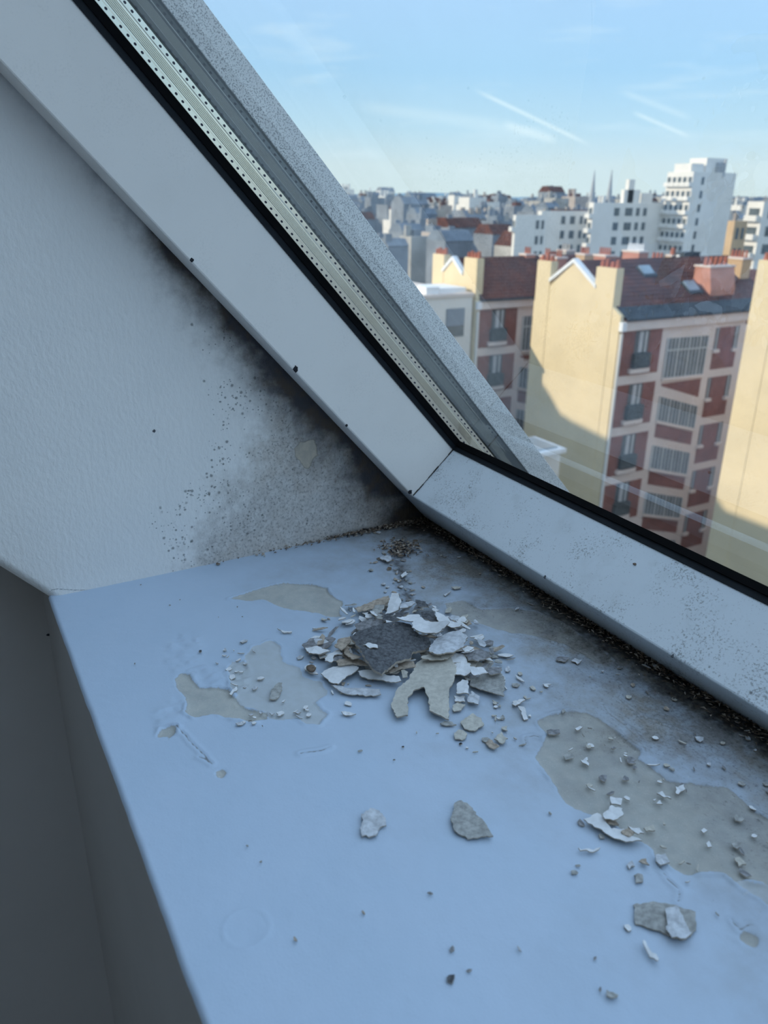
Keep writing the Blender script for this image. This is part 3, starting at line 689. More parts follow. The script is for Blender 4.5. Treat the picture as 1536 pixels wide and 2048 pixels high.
for args in [
    (1046, 1066, 497, 515, 62, M['pinkbrick'], 3, 'short pink chimney stack left of the white gable peak'),
    (1088, 1104, 500, 520, 60, M['pinkbrick'], 2, 'narrow red chimney stack behind the left chimney breast'),
    (1112, 1128, 503, 540, 57, M['pinkbrick'], 2, 'slim tall red chimney stack just left of the white gable peak'),
    (1120, 1147, 490, 518, 66, M['city1'], 3, 'pale cream chimney stack above the white gable peak', 'city1'),
    (1158, 1184, 497, 516, 64, M['tan'], 4, 'tan chimney stack right of the white gable peak'),
    (1194, 1228, 498, 530, 58, M['pinkbrick'], 6, 'wide red-potted chimney stack behind the right chimney breast'),
    (1250, 1296, 490, 524, 60, M['pinkbrick'], 7, 'pink chimney stack with a row of white pots', 'coping'),
    (1300, 1332, 508, 524, 62, M['pinkbrick'], 3, 'low wide pink chimney stack under the white tower'),
    (1338, 1356, 499, 522, 62, M['tan'], 1, 'orange brown chimney stack under the white tower'),
    (1458, 1502, 503, 520, 60, M['tan'], 5, 'tan chimney stack near the right cream wall')]:
    stack(*args)
dm = empty('dormer', far(1376, 505, 62)); tag(dm, 'dark blue dormer with white window below the tower', 'dormer')
a = far(1361, 503, 62); b = far(1392, 503, 62)
part_box('body', M['zinc'], dm, (a[0], a[1] - .5, -6), (b[0], b[1] + .5, a[2]))
part_box('window', M['coping'], dm, (a[0] + (b[0] - a[0]) * .25, a[1] - .6, a[2] - .75), (a[0] + (b[0] - a[0]) * .6, a[1] - .45, a[2] - .2))

# ------------------------------------------------------------------ apartment blocks in the middle distance
def block(name, label, xl, xc, xr, ytop, D, mat, nwin=None, cat='building', win_l=None, base=-26, roofs=()):
    c = far(xc, ytop, D); Yc, Xc, Zt = c[1], c[0], c[2]
    xa = onY(xl, ytop, Yc)[0]; yb = onX(xr, ytop, Xc)[1]
    r_ = empty(name, ((xa + Xc) / 2, (Yc + yb) / 2, base)); tag(r_, label, cat)
    part_box('wall', mat, r_, (xa, Yc, base), (Xc, yb, Zt))
    for (f0, f1, h) in roofs:
        part_box('roof_housing', mat, r_, (xa + (Xc - xa) * .2, Yc + (yb - Yc) * f0, Zt), (Xc - (Xc - xa) * .15, Yc + (yb - Yc) * f1, Zt + h))
    if nwin:
        cols, rows, fl = nwin
        for r in range(rows):
            for (f0, f1) in cols:
                z1 = Zt - 1.0 - r * fl
                part_box('window', M['pane'], r_, (Xc - .1, Yc + (yb - Yc) * f0, z1 - fl * .55), (Xc + .06, Yc + (yb - Yc) * f1, z1))
    if win_l:
        cols, rows, fl = win_l
        for r in range(rows):
            for i in range(cols):
                x0 = xa + (Xc - xa) * (i + .18) / cols; x1 = xa + (Xc - xa) * (i + .82) / cols; z1 = Zt - .7 - r * fl
                pw = part_box('window', M['pane'], r_, (x0, Yc - .05, z1 - fl * .62), (x1, Yc + .1, z1 - fl * .12))
                part_box('balcony', mat, pw, (x0 - .2, Yc - .9, z1 - fl * .80), (x1 + .2, Yc, z1 - fl * .50))
    return r_
block('tower_block', 'tall white tower block with balconies on its sunlit side', 1336, 1388, 1474, 343, 190, M['block'],
      ([(.20, .26)], 8, 2.7), win_l=(5, 9, 2.75), roofs=((.02, .3, 1.6), (.35, .8, 2.8)))
t_ = empty('roof_antenna', far(1440, 330, 190)); tag(t_, 'roof housings and masts on top of the tower block', 'rooftop plant')
for (x_, w2_, h) in ((1402, 5, 322), (1436, 12, 325), (1448, 3, 318)):
    a = far(x_, 345, 197); b = far(x_, h, 197); s_ = w2_ * 197 / FPX / 1.0
    part_box('housing', M['grey'], t_, (a[0] - s_ / 2, a[1] - s_ / 2, a[2] - .8), (a[0] + s_ / 2, a[1] + s_ / 2, b[2]))
block('apartment_block', 'long white apartment block left of the twin spires', 1027, 1032, 1094, 430, 165, M['block'], ([(.66, .76), (.84, .92)], 4, 2.9), win_l=(1, 1, 2.9))
block('apartment_block', 'white apartment block right under the left spire', 1076, 1084, 1182, 422, 178, M['block'], ([(.40, .48), (.58, .68), (.78, .84), (.88, .94)], 4, 2.9))
block('apartment_block', 'blue grey apartment block between the spires and the tower', 1178, 1188, 1333, 405, 180, M['block'], ([(.28, .35), (.43, .53), (.58, .63), (.68, .73)], 5, 2.9), win_l=(1, 5, 2.9), roofs=((.40, .62, 2.6), (.45, .53, 4.6), (.66, .80, 2.0)))
block('apartment_block', 'white apartment block at the right edge beside the tower', 1496, 1529, 1640, 403, 150, M['block'], ([(.1, .3), (.5, .7)], 6, 2.8), win_l=(1, 6, 2.9))
block('apartment_block', 'narrow tan apartment block between the tower and the right edge', 1456, 1470, 1496, 442, 140, M['tan'], ([(.2, .4), (.6, .8)], 3, 3.0))

# twin church spires
for i, x_ in enumerate((1183, 1217)):
    b = far(x_, 405, 620); t0 = far(x_, 338 + (0 if i else 1), 620); r = 11 * 620 / FPX / 2
    sp_ = empty('church_spire', (b[0], b[1], -26)); tag(sp_, ['left of the two pointed church spires on the horizon', 'right of the two pointed church spires on the horizon'][i], 'spire')
    MB().cyl((b[0], b[1], b[2] - 2), r * 1.15, t0[2] - b[2] + 2, 8, .12).build('spire_roof', M['grey'], sp_)
    part_box('tower', M['grey'], sp_, (b[0] - r * 1.3, b[1] - r * 1.3, -26), (b[0] + r * 1.3, b[1] + r * 1.3, b[2] - 2))

# ------------------------------------------------------------------ the blurred city, each house its own object
cr = random.Random(41)
def azim(deg, D): # horizontal direction deg right of the camera's heading
    a = math.radians(deg); f_ = np.array([FWD[0], FWD[1]]); f_ /= np.linalg.norm(f_); r_ = np.array([RGT[0], RGT[1]]); r_ /= np.linalg.norm(r_)
    return (f_ * math.cos(a) + r_ * math.sin(a)) * D
cnt = 0
far_specs = []; taken = []
for i in range(700):
    D = 225 * (6.5 ** cr.random()); az = -9 + 42 * cr.random()
    if D < 215 and az > 8.5: continue
    q = azim(az, D); rad_ = 6.2 * (1 + D / 800)
    if any(math.hypot(q[0] - u[0], q[1] - u[1]) < rad_ * 1.9 for u in taken): continue
    taken.append(q); far_specs.append((D, az))
for D, az in far_specs:
    p_ = azim(az, D); s = cr.uniform(5, 8.5) * (1 + D / 800); l_ = s * cr.uniform(.8, 1.3)
    h = cr.gauss(15.5, 3.2) + D * .0085 * (1 if az > -3 else .7)
    if cr.random() < .10: h += cr.uniform(3, 8)
    if D < 420: h = min(h, 21.5 - 8.0 * (420 - D) / 200)
    x, y = p_; m_ = cr.choice(['city1', 'city2', 'city2', 'city2', 'city3'] if D < 450 else ['block', 'city1', 'city3', 'city2'])  # haze and sunlit pallor of far houses put into these colours
    zt = -26 + h
    mb = MB().box((x - s / 2, y - l_ / 2, -26), (x + s / 2, y + l_ / 2, zt), 0)
    st = cr.random()
    if st < .55: mb.prism([(x - s / 2 - .3, zt), (x + s / 2 + .3, zt), (x + s * .22, zt + s * .28), (x - s * .22, zt + s * .28)], 'y', y - l_ / 2, y + l_ / 2, 1)
    else: mb.box((x - s * .2, y - l_ * .2, zt), (x + s * .25, y + l_ * .15, zt + 2.0), 1)
    for k in range(cr.randint(1, 3)):
        qx, qy = x + cr.uniform(-.35, .35) * s, y + cr.uniform(-.4, .4) * l_
        mb.box((qx - .5, qy - 1.0, zt), (qx + .5, qy + 1.0, zt + s * .25 + 1.4), 0)
    near = D < 320
    o = mb.build('city_house' if near else 'distant_house', [M[m_], M[cr.choice(['slate', 'slate', 'city2', 'roof'])]])
    if near: tag(o, 'blurred city house in the middle distance behind the gabled wings', 'house', 'houses in the middle distance')
    else: tag(o, 'tiny hazy house in the city below the horizon', 'house', 'hazy houses below the horizon')

# ground and hills
struct('ground', MB().box((-7000, -7000, -26.5), (7000, 9000, -26)), M['ground'])
hv = []; hf = []
for i in range(61):
    az = -25 + i * 1.25; p0 = azim(az, 4800); p1 = azim(az, 6200)
    h = 14 + 16 * (math.sin(i * .37) * .5 + .5) + 8 * math.sin(i * .91)
    hv += [(p0[0], p0[1], -26), (p1[0], p1[1], h), (p1[0] * 1.15, p1[1] * 1.15, -26)]
for i in range(60):
    b = i * 3; hf += [(b, b + 3, b + 4, b + 1), (b + 1, b + 4, b + 5, b + 2)]
struct('hills', MB().add(hv, hf), M['hill'])

# our own row of houses: its roof line throws the shadow over the courtyard
prof_pts = []
YR = -4.2
def caster(px_, py_, Yp):
    P = onY(px_, py_, Yp); t = (Yp - YR) / -SUN_TO[1]; return P + SUN_TO * t
pp = [caster(*q, 34.54) for q in [(1060, 735), (1093, 781), (1093, 817), (1129, 832), (1137, 839), (1205, 873), (1237, 885)]]
pr = [(p[0], p[2]) for p in pp]
e3 = [caster(*q, 35.94) for q in [(1425, 1050), (1460, 1110), (1536, 1260)]]
pr2 = [(p[0], p[2]) for p in e3]
profile = [(pr[0][0] - 4.0, pr[0][1] - 1.0), (pr[0][0] - 1.2, pr[0][1] + .4)] + pr + [(pr[-1][0] + .5, pr[-1][1] - .2)] + [(pr2[0][0] - 1.0, pr[-1][1] - .3), (pr2[0][0], pr2[0][1])] + pr2[1:2] + [(pr2[1][0] + 4, 1.4), (-1.0, 1.4)]
profile = [(x, max(z, 1.0)) for x, z in profile if x < -.9]
profile.sort()
poly = profile + [(profile[-1][0], -26), (profile[0][0], -26)]
struct('own_roof_row', MB().prism(poly, 'y', YR - 5, YR), M['ceiling'])
struct('own_roof_slope', MB().prism([(.9, -26), (.9, -.75), (.55, -.45), (YR, .9), (YR, -26)], 'x', -75, -.75), M['zinc'])  # unseen slope added to dim the sky fill on the shaded gable
struct('own_house', MB().box((-.9, -9, -26), (6, -4.2, 3.5)), M['ceiling'])

# ------------------------------------------------------------------ loose paint chips
def flake_mesh(name, poly, z0, thick, tilt=(0, 0), curl=0.0, curl_dir=0.0, jag=.0003, step=.0016, seed=0, gridn=.003, wob=.0006):
    r_ = random.Random(seed); pts = []
    for i in range(len(poly)):
        a, b = poly[i], poly[(i + 1) % len(poly)]; L = math.hypot(b[0] - a[0], b[1] - a[1]); n = max(1, int(L / step))
        for k in range(n):
            t = k / n; j = jag if k else jag * .4
            pts.append((a[0] + (b[0] - a[0]) * t + r_.uniform(-j, j), a[1] + (b[1] - a[1]) * t + r_.uniform(-j, j)))
    xs = [p[0] for p in pts]; ys = [p[1] for p in pts]; cx, cy = sum(xs) / len(xs), sum(ys) / len(ys)
    rad = max(max(xs) - min(xs), max(ys) - min(ys)) / 2 + 1e-6
    inner = []
    gxs = np.arange(min(xs), max(xs), gridn); gys = np.arange(min(ys), max(ys), gridn)
    if len(gxs) and len(gys):
        A, B = np.meshgrid(gxs, gys); A, B = A.ravel(), B.ravel()
        ok = sdf(A, B, pts) < -gridn * .45
        inner = list(zip(A[ok], B[ok]))
    n = len(pts); allp = [Vector((p[0] - cx, p[1] - cy)) for p in pts + inner]
    vo, _, fo, _, _, _ = delaunay_2d_cdt(allp, [(i, (i + 1) % n) for i in range(n)], [], 1, 1e-7)
    ca, sa = math.cos(curl_dir), math.sin(curl_dir); ph = r_.uniform(0, 6)
    def zf(x, y):
        u = (x * ca + y * sa) / rad
        return tilt[0] * x + tilt[1] * y + curl * u * u + wob * math.sin(x / rad * 4 + ph) * math.cos(y / rad * 3.3 + ph * 2)
    zl = [zf(p[0], p[1]) for p in vo]
    mb = MB(); m_ = len(vo)
    low = min(zl); lift = max(0.0, .0005 - (z0 + low - thick / 2))
    top = [(p[0], p[1], z + thick / 2 + lift) for p, z in zip(vo, zl)]; bot = [(p[0], p[1], z - thick / 2 + lift) for p, z in zip(vo, zl)]
    ec = {}
    for f in fo:
        for i in range(len(f)):
            e_ = (f[i], f[(i + 1) % len(f)]); ec[e_] = 1
    bnd = [e_ for e_ in ec if (e_[1], e_[0]) not in ec]
    mb.add(top + bot, [tuple(f) for f in fo], 0)
    mb.f += [tuple(m_ + i for i in reversed(f)) for f in fo]; mb.m += [1] * len(fo)
    mb.f += [(b, a, a + m_, b + m_) for a, b in bnd]; mb.m += [1] * len(bnd)
    return mb, (cx, cy, z0)
def chip(pts_px, z, mat, label, thick=.0006, tilt=(0, 0), curl=0.0, cdir=0.0, seed=None, name='paint_chip', group=None, edge='edge', cat='paint chip', wob=.0005):
    global SEED
    SEED += 1
    poly = to_sill(pts_px, z)
    mb, loc = flake_mesh(name, poly, z, thick, tilt, curl, cdir, jag=.00055, step=.0014, seed=SEED, wob=wob)
    o = mb.build(name, [CH[mat], CH[edge]]); o.location = loc
    return tag(o, label, cat, group)
SEED = 100
CP = lambda p: crop(560, 1160, 2.954, p); C7 = lambda p: crop(440, 1560, 2.133, p); C9 = lambda p: crop(640, 1000, 4.267, p)
pile = [
 ([(415,345),(470,320),(560,290),(690,255),(770,265),(790,300),(830,320),(880,330),(893,365),(850,395),(790,410),(770,450),(690,475),(640,510),(600,545),(560,530),(500,470),(460,410)], .0125, 'dark', 'big dark grey paint chip on top of the pile', dict(thick=.0016, tilt=(-.10,-.06), curl=-.0015, cdir=.5)),
 ([(685,238),(770,200),(820,205),(850,240),(900,262),(975,285),(1000,300),(935,328),(830,305),(780,285),(785,245),(740,245)], .0175, 'white', 'bright white curled chip lying over the back of the big dark chip', dict(curl=.004, cdir=1.2, tilt=(.05,.1))),
 ([(880,400),(930,340),(990,305),(1060,300),(1105,330),(1085,390),(1020,425),(930,440),(885,425)], .0135, 'bluewhite', 'grained pale grey chip right of the big dark chip', dict(thick=.0009, curl=-.002, cdir=.2)),
 ([(840,475),(950,455),(1035,425),(1040,440),(1010,470),(1040,530),(1030,600),(1005,640),(1000,700),(997,805),(940,780),(885,760),(880,700),(860,665),(850,635),(800,645),(755,690),(755,780),(690,790),(662,740),(665,690),(700,630),(760,590),(790,530),(810,490)], .0055, 'taupe', 'large beige chip with two legs like trousers at the front of the pile', dict(thick=.0009, tilt=(-.035,.06), curl=-.001, cdir=0)),
 ([(915,195),(960,205),(1010,245),(1070,260),(1065,285),(1010,285),(960,255),(925,235)], .0100, 'white', 'white chip at the right rear of the pile', dict(curl=.002, cdir=.8)),
 ([(620,185),(660,100),(700,105),(715,140),(700,165),(650,180)], .0085, 'white', 'white upright chip at the very back of the pile', dict(tilt=(-.2,.25))),
 ([(700,150),(790,120),(800,140),(740,165),(705,175)], .0085, 'bluewhite', 'thin grey white chip at the very back of the pile', {}),
 ([(240,550),(300,515),(390,500),(450,500),(465,530),(430,560),(390,575),(345,612),(300,605),(270,575)], .0040, 'white', 'white leaf shaped chip at the left front of the pile', dict(tilt=(.02,.04))),
 ([(460,540),(520,530),(600,560),(700,575),(715,600),(680,610),(600,590),(520,580),(470,560)], .0040, 'white', 'long white sliver in front of the big dark chip', dict(tilt=(0,.05))),
 ([(300,620),(400,640),(590,645),(597,680),(500,685),(400,675),(345,655)], .0022, 'bluewhite', 'long flat grey strip lying at the front left of the pile', {}),
 ([(265,460),(300,430),(350,415),(370,435),(320,450),(305,490),(265,480)], .0065, 'white', 'small white fish tail chip on the left of the pile', {}),
 ([(145,515),(170,495),(205,520),(225,560),(180,550),(150,535)], .0025, 'white', 'white chip under the brown pebble left of the pile', {}),
 ([(320,390),(345,345),(415,335),(420,365),(395,400),(365,420)], .0095, 'tan', 'pinkish brown chip at the left corner of the big dark chip', dict(tilt=(.15,.1))),
 ([(375,400),(400,385),(410,430),(440,445),(480,470),(430,480),(385,440)], .0080, 'tan', 'tan curled chip tucked under the left of the big dark chip', dict(curl=.002)),
 ([(130,385),(180,350),(290,335),(330,350),(280,400),(230,420),(170,440)], .0035, 'midgrey', 'grey brown chip at the far left end of the pile', {}),
 ([(150,400),(220,395),(300,420),(240,440),(170,435)], .0060, 'white', 'white chip resting on the grey brown one at the left end', {}),
 ([(1090,430),(1180,415),(1230,430),(1250,460),(1170,480),(1110,470)], .0085, 'midgrey', 'blue grey chip on the right flank of the pile', dict(tilt=(.03,.05))),
 ([(1040,490),(1120,490),(1140,540),(1100,565),(1035,560)], .0065, 'white', 'white square chip behind the beige two legged chip', {}),
 ([(1125,530),(1200,520),(1230,555),(1180,578),(1140,565)], .0085, 'white', 'white curled chip on the right flank of the pile', dict(curl=.002)),
 ([(1205,545),(1260,510),(1310,520),(1305,550),(1240,560)], .0070, 'midgrey', 'small grey chip at the far right of the pile', {}),
 ([(1125,580),(1220,560),(1310,560),(1330,600),(1320,690),(1240,660),(1170,640),(1125,620)], .0035, 'greytaupe', 'broad grey taupe chip at the right front of the pile', dict(tilt=(0,.06))),
 ([(1045,610),(1075,590),(1110,600),(1115,675),(1045,668)], .0050, 'white', 'bright white square chip right of the beige leg', dict(tilt=(.05,.12))),
 ([(1030,690),(1095,685),(1095,720),(1035,722)], .0022, 'white', 'small white rectangle chip below the bright white square', {}),
 ([(1105,700),(1135,655),(1180,690),(1170,735),(1110,720)], .0030, 'bluewhite', 'pale grey triangle chip at the right front of the pile', {}),
 ([(1020,745),(1050,722),(1095,740),(1070,770),(1025,780)], .0016, 'taupe', 'beige chip lying just right of the beige leg tip', {}),
 ([(1065,840),(1140,790),(1190,820),(1205,860),(1150,895),(1090,880)], .0018, 'taupe', 'beige hexagonal chip alone in front of the pile', {}),
 ([(1030,905),(1060,885),(1105,910),(1095,940),(1035,938)], .0015, 'taupe', 'small beige chip in front of the hexagonal one', {}),
 ([(945,845),(1000,838),(1045,855),(1000,862),(955,858)], .0012, 'greytaupe', 'thin beige sliver left of the hexagonal chip', {}),
 ([(1215,955),(1250,950),(1295,985),(1260,998),(1225,975)], .0020, 'tan', 'brown edged chip to the right front of the pile', dict(tilt=(0,.15))),
 ([(1265,940),(1305,900),(1345,940),(1310,970)], .0020, 'taupe', 'beige triangular chip touching the brown edged chip', {}),
 ([(1370,730),(1440,703),(1450,715),(1390,745)], .0020, 'white', 'white bar shaped chip right of the pile', dict(tilt=(.1,.1))),
 ([(1405,750),(1440,760),(1465,815),(1440,820)], .0020, 'white', 'white chip standing on its brown edge right of the pile', dict(tilt=(-.1,.2))),
 ([(362,778),(410,782),(448,795),(410,803),(375,795)], .0015, 'white', 'white sliver lying alone left of the beige leg', {}),
 ([(1310,870),(1340,860),(1345,895),(1320,890)], .0012, 'taupe', 'tiny beige chip above the triangular one', {}),
 ([(490,385),(520,372),(575,385),(580,402),(530,402)], .0150, 'white', 'small white flake on the big dark chip', {}),
 ([(620,265),(660,250),(690,260),(640,282)], .0135, 'tan', 'pale tan flake at the rear edge of the big dark chip', {}),
 ([(440,170),(530,130),(640,95),(650,130),(560,170),(460,190)], .0040, 'tan', 'brownish chip at the left rear of the pile', {}),
 ([(540,190),(560,140),(620,150),(600,200),(560,205)], .0060, 'greytaupe', 'taupe chip leaning at the left rear of the pile', dict(tilt=(.2,.1))),
 ([(500,205),(540,200),(545,225),(510,228)], .0055, 'white', 'tiny white square at the left rear of the pile', {}),
 ([(520,165),(535,168),(580,220),(565,232)], .0080, 'white', 'white splinter standing at the left rear of the pile', dict(tilt=(.2,-.2))),
 ([(600,215),(680,190),(760,195),(700,240),(620,250)], .0090, 'dark', 'dark grey chip behind the big dark chip', {}),
 ([(800,120),(860,130),(880,165),(820,160)], .0060, 'dark', 'small dark chip at the rear of the pile', {}),
 ([(830,190),(900,180),(945,250),(890,245),(840,220)], .0080, 'dark', 'dark chip under the white right rear chip', {}),
 ([(440,260),(560,230),(640,260),(560,290),(460,300)], .0060, 'midgrey', 'grey brown chip behind the left of the big dark chip', {}),
 ([(330,480),(420,450),(500,480),(520,510),(430,500),(340,505)], .0055, 'tan', 'tan chip under the left front of the big dark chip', {}),
 ([(640,520),(700,490),(790,480),(800,515),(720,525),(650,550)], .0060, 'tan', 'pinkish chip under the front of the big dark chip', {}),
 ([(590,550),(650,525),(720,520),(700,550),(620,555)], .0035, 'taupe', 'flat beige chip under the front of the big dark chip', {}),
 ([(1075,405),(1110,390),(1145,400),(1120,425),(1090,430)], .0105, 'white', 'small white chip beside the grained pale chip', {}),
 ([(985,445),(1040,430),(1100,450),(1110,490),(1040,490),(990,480)], .0070, 'white', 'white chip under the grained pale chip', {}),
 ([(835,450),(920,440),(1030,428),(990,470),(900,475),(840,470)], .0095, 'taupe', 'beige chip bridging the dark chip and the trousers chip', {}),
]
for pts, z, m_, lab, kw in pile: chip(CP(pts), z, m_, lab, **kw)
lone = [
 (C7([(600,150),(640,123),(680,130),(705,165),(708,195),(680,205),(665,240),(605,240),(598,205),(610,175)]), 'bluewhite', 'grey white chip alone on the sill, left of two', .0016),
 (C7([(988,150),(1000,100),(1030,90),(1065,110),(1110,160),(1165,240),(1055,248),(1000,215),(985,180)]), 'greytaupe', 'grey taupe pointed chip alone on the sill, right of two', .0018),
 (C6([(490,650),(620,635),(820,660),(970,720),(975,860),(900,925),(800,910),(700,860),(510,800),(500,720)]), 'greytaupe', 'large two toned grey chip near the lower right corner', .0014),
 (C6([(740,690),(830,670),(900,800),(945,880),(900,920),(790,905),(750,850)]), 'bluewhite', 'pale chip lying on the two toned grey chip', .0034),
 (C6([(565,935),(580,940),(610,1000),(695,1080),(680,1098),(620,1060),(575,990)]), 'white', 'curved white sliver below the two toned grey chip', .0022),
 (C6([(280,1325),(375,1350),(370,1372),(285,1372)]), 'greytaupe', 'small grey chip at the bottom right of the sill', .0014),
 (C6([(535,320),(590,305),(620,355),(570,345)]), 'tan', 'small tan triangle chip below the peeled patch', .0018),
 (C6([(60,215),(120,225),(180,228),(240,220),(180,248),(80,243)]), 'white', 'white sliver with brown edge left of the peeled patch', .0018),
 (C6([(660,270),(740,265),(775,330),(700,355),(670,320)]), 'bluewhite', 'rounded pale chip at the lower edge of the peeled patch', .0024),
 (C6([(500,430),(560,425),(565,480),(515,495)]), 'greytaupe', 'small grey oval chip under the tan triangle', .0010),
 (C6([(440,350),(480,320),(500,360),(460,385)]), 'bluewhite', 'tiny pale chip left of the tan triangle', .0012),
 (C3([(590,770),(640,720),(700,740),(700,780),(650,805),(600,800)]), 'white', 'white heart shaped chip on the peeled patch', .0050),
 (C3([(480,800),(560,770),(640,850),(710,850),(740,885),(810,920),(720,930),(640,900),(560,850)]), 'white', 'long lifted paint edge at the border of the peeled patch', .0028),
 (C3([(735,840),(800,850),(825,880),(790,885)]), 'white', 'white chip right of the lifted paint edge', .0040),
 (C3([(1005,620),(1050,600),(1060,630),(1010,655)]), 'white', 'white chip on the upper part of the peeled patch', .0014),
 (C3([(900,650),(930,645),(980,685),(940,675)]), 'white', 'white sliver on the upper part of the peeled patch', .0012),
 (C3([(898,710),(915,690),(930,715)]), 'white', 'tiny white triangle on the peeled patch', .0012),
 (C3([(1150,865),(1170,850),(1190,865),(1165,880)]), 'white', 'tiny white diamond on the right of the peeled patch', .0012),
 (C3([(430,280),(460,262),(472,275),(440,292)]), 'white', 'white crescent at the top of the peeled patch', .0012),
 (C3([(265,290),(340,290),(345,310),(280,315)]), 'midgrey', 'grey bar chip at the top left of the peeled patch', .0012),
 (C3([(460,460),(500,445),(505,490),(475,475)]), 'white', 'white chip on the left of the peeled patch', .0012),
 (C3([(1345,1020),(1370,1015),(1410,1060),(1370,1070)]), 'taupe', 'beige chip at the right edge of the peeled patch', .0012),
 (C3([(1180,945),(1195,930),(1215,955),(1190,960)]), 'white', 'tiny white chip under the white diamond', .0010),
 (C3([(630,670),(700,680),(690,720),(640,710)]), 'white', 'white chip above the heart shaped one', .0040),
 (C3([(825,850),(880,830),(890,860),(840,865)]), 'taupe', 'beige chip beside the lifted paint edge', .0018),
 (C3([(590,790),(650,800),(680,835),(620,825)]), 'tan', 'tan chip under the heart shaped one', .0024),
 (C3([(690,870),(740,840),(770,880),(740,900)]), 'tan', 'tan chip in the lifted paint edge', .0034),
 (C2([(880,825),(895,770),(935,735),(960,735),(950,790),(920,825)]), 'greytaupe', 'grey almond shaped chip on the pale peeled patch', .0010),
 (C2([(930,405),(960,420),(1015,425),(1015,432),(960,428)]), 'white', 'thin white curl between the two upper peeled patches', .0014),
 (C2([(645,795),(690,750),(695,765),(655,800)]), 'white', 'white flap at the left rim of the pale patch', .0016),
 (C9([(510,495),(560,470),(605,480),(610,520),(570,530)]), 'bluewhite', 'pale flake in the dirty corner by the reveal', .0030),
 (C9([(690,640),(730,615),(755,630),(700,660)]), 'white', 'small pale flake between the corner and the pile', .0025),
 (C9([(1120,745),(1180,738),(1210,745),(1150,765)]), 'taupe', 'beige sliver near the bottom rail of the window', .0015),
 (C9([(1055,810),(1100,780),(1120,790),(1070,820)]), 'bluewhite', 'pale sliver right behind the pile', .0012),
 (C4([(650,745),(670,738),(705,745),(690,760),(660,757)]), 'midgrey', 'dark grey almond chip near the bottom rail', .0012),
 (C4([(715,755),(730,745),(760,755),(740,768)]), 'bluewhite', 'pale chip next to the dark almond chip', .0012),
]
for pts, m_, lab, z in lone: chip(pts, z, m_, lab, tilt=(rng.uniform(-.04, .04), rng.uniform(0, .06)))
# a brown pebble on a white chip
pb = onZ(622, 1334, .005); bmp = bmesh.new(); bmesh.ops.create_icosphere(bmp, subdivisions=2, radius=.0029)
for v in bmp.verts: v.co.x *= 1.25; v.co.z *= .55; v.co *= 1 + .10 * math.sin(v.co.x * 2500) * math.cos(v.co.y * 1900)
mep = bpy.data.meshes.new('pebble'); bmp.to_mesh(mep); bmp.free(); mep.materials.append(CH['brown']); mep.polygons.foreach_set('use_smooth', [True] * len(mep.polygons))
ob = link('pebble', mep); ob.location = (pb[0], pb[1], .0042); tag(ob, 'small brown pebble on a white chip left of the pile', 'pebble')

# small flakes: shared meshes, each flake its own object
protos = {}
def proto(mat, k, size):
    key = (mat, k)
    if key not in protos:
        r_ = random.Random(hash(k) * 13 + len(mat)); n = r_.randint(5, 7); asp = r_.choice([.22, .4, .6, .75])
        poly = [(size * r_.uniform(.6, 1.1) * math.cos(2 * math.pi * i / n + r_.uniform(-.3, .3)), size * asp * r_.uniform(.6, 1.1) * math.sin(2 * math.pi * i / n + r_.uniform(-.3, .3))) for i in range(n)]
        mb, _ = flake_mesh('flake', poly, 1.0, .0005, curl=r_.uniform(-.1, .15) * size, jag=size * .05, step=size * .5, gridn=size * .6, seed=k, wob=size * .03)
        protos[key] = mb.mesh('flake', [CH[mat], CH['edge']])
    return protos[key]
def flake(x, y, z, mat, k, size, sc, label, cat, group, tilt=.15, name='paint_flake'):
    o = bpy.data.objects.new(name, proto(mat, k, size)); COL.objects.link(o)
    o.location = (x, y, z); o.scale = (sc, sc, 1); o.rotation_euler = (rng.uniform(-tilt, tilt), rng.uniform(-tilt, tilt), rng.uniform(0, 6.28))
    tag(o, label, cat, group)
HUE = dict(white='white', bluewhite='pale grey', greytaupe='grey taupe', tan='tan', midgrey='mid grey', taupe='beige', brown='brown', dark='dark grey', black='black')
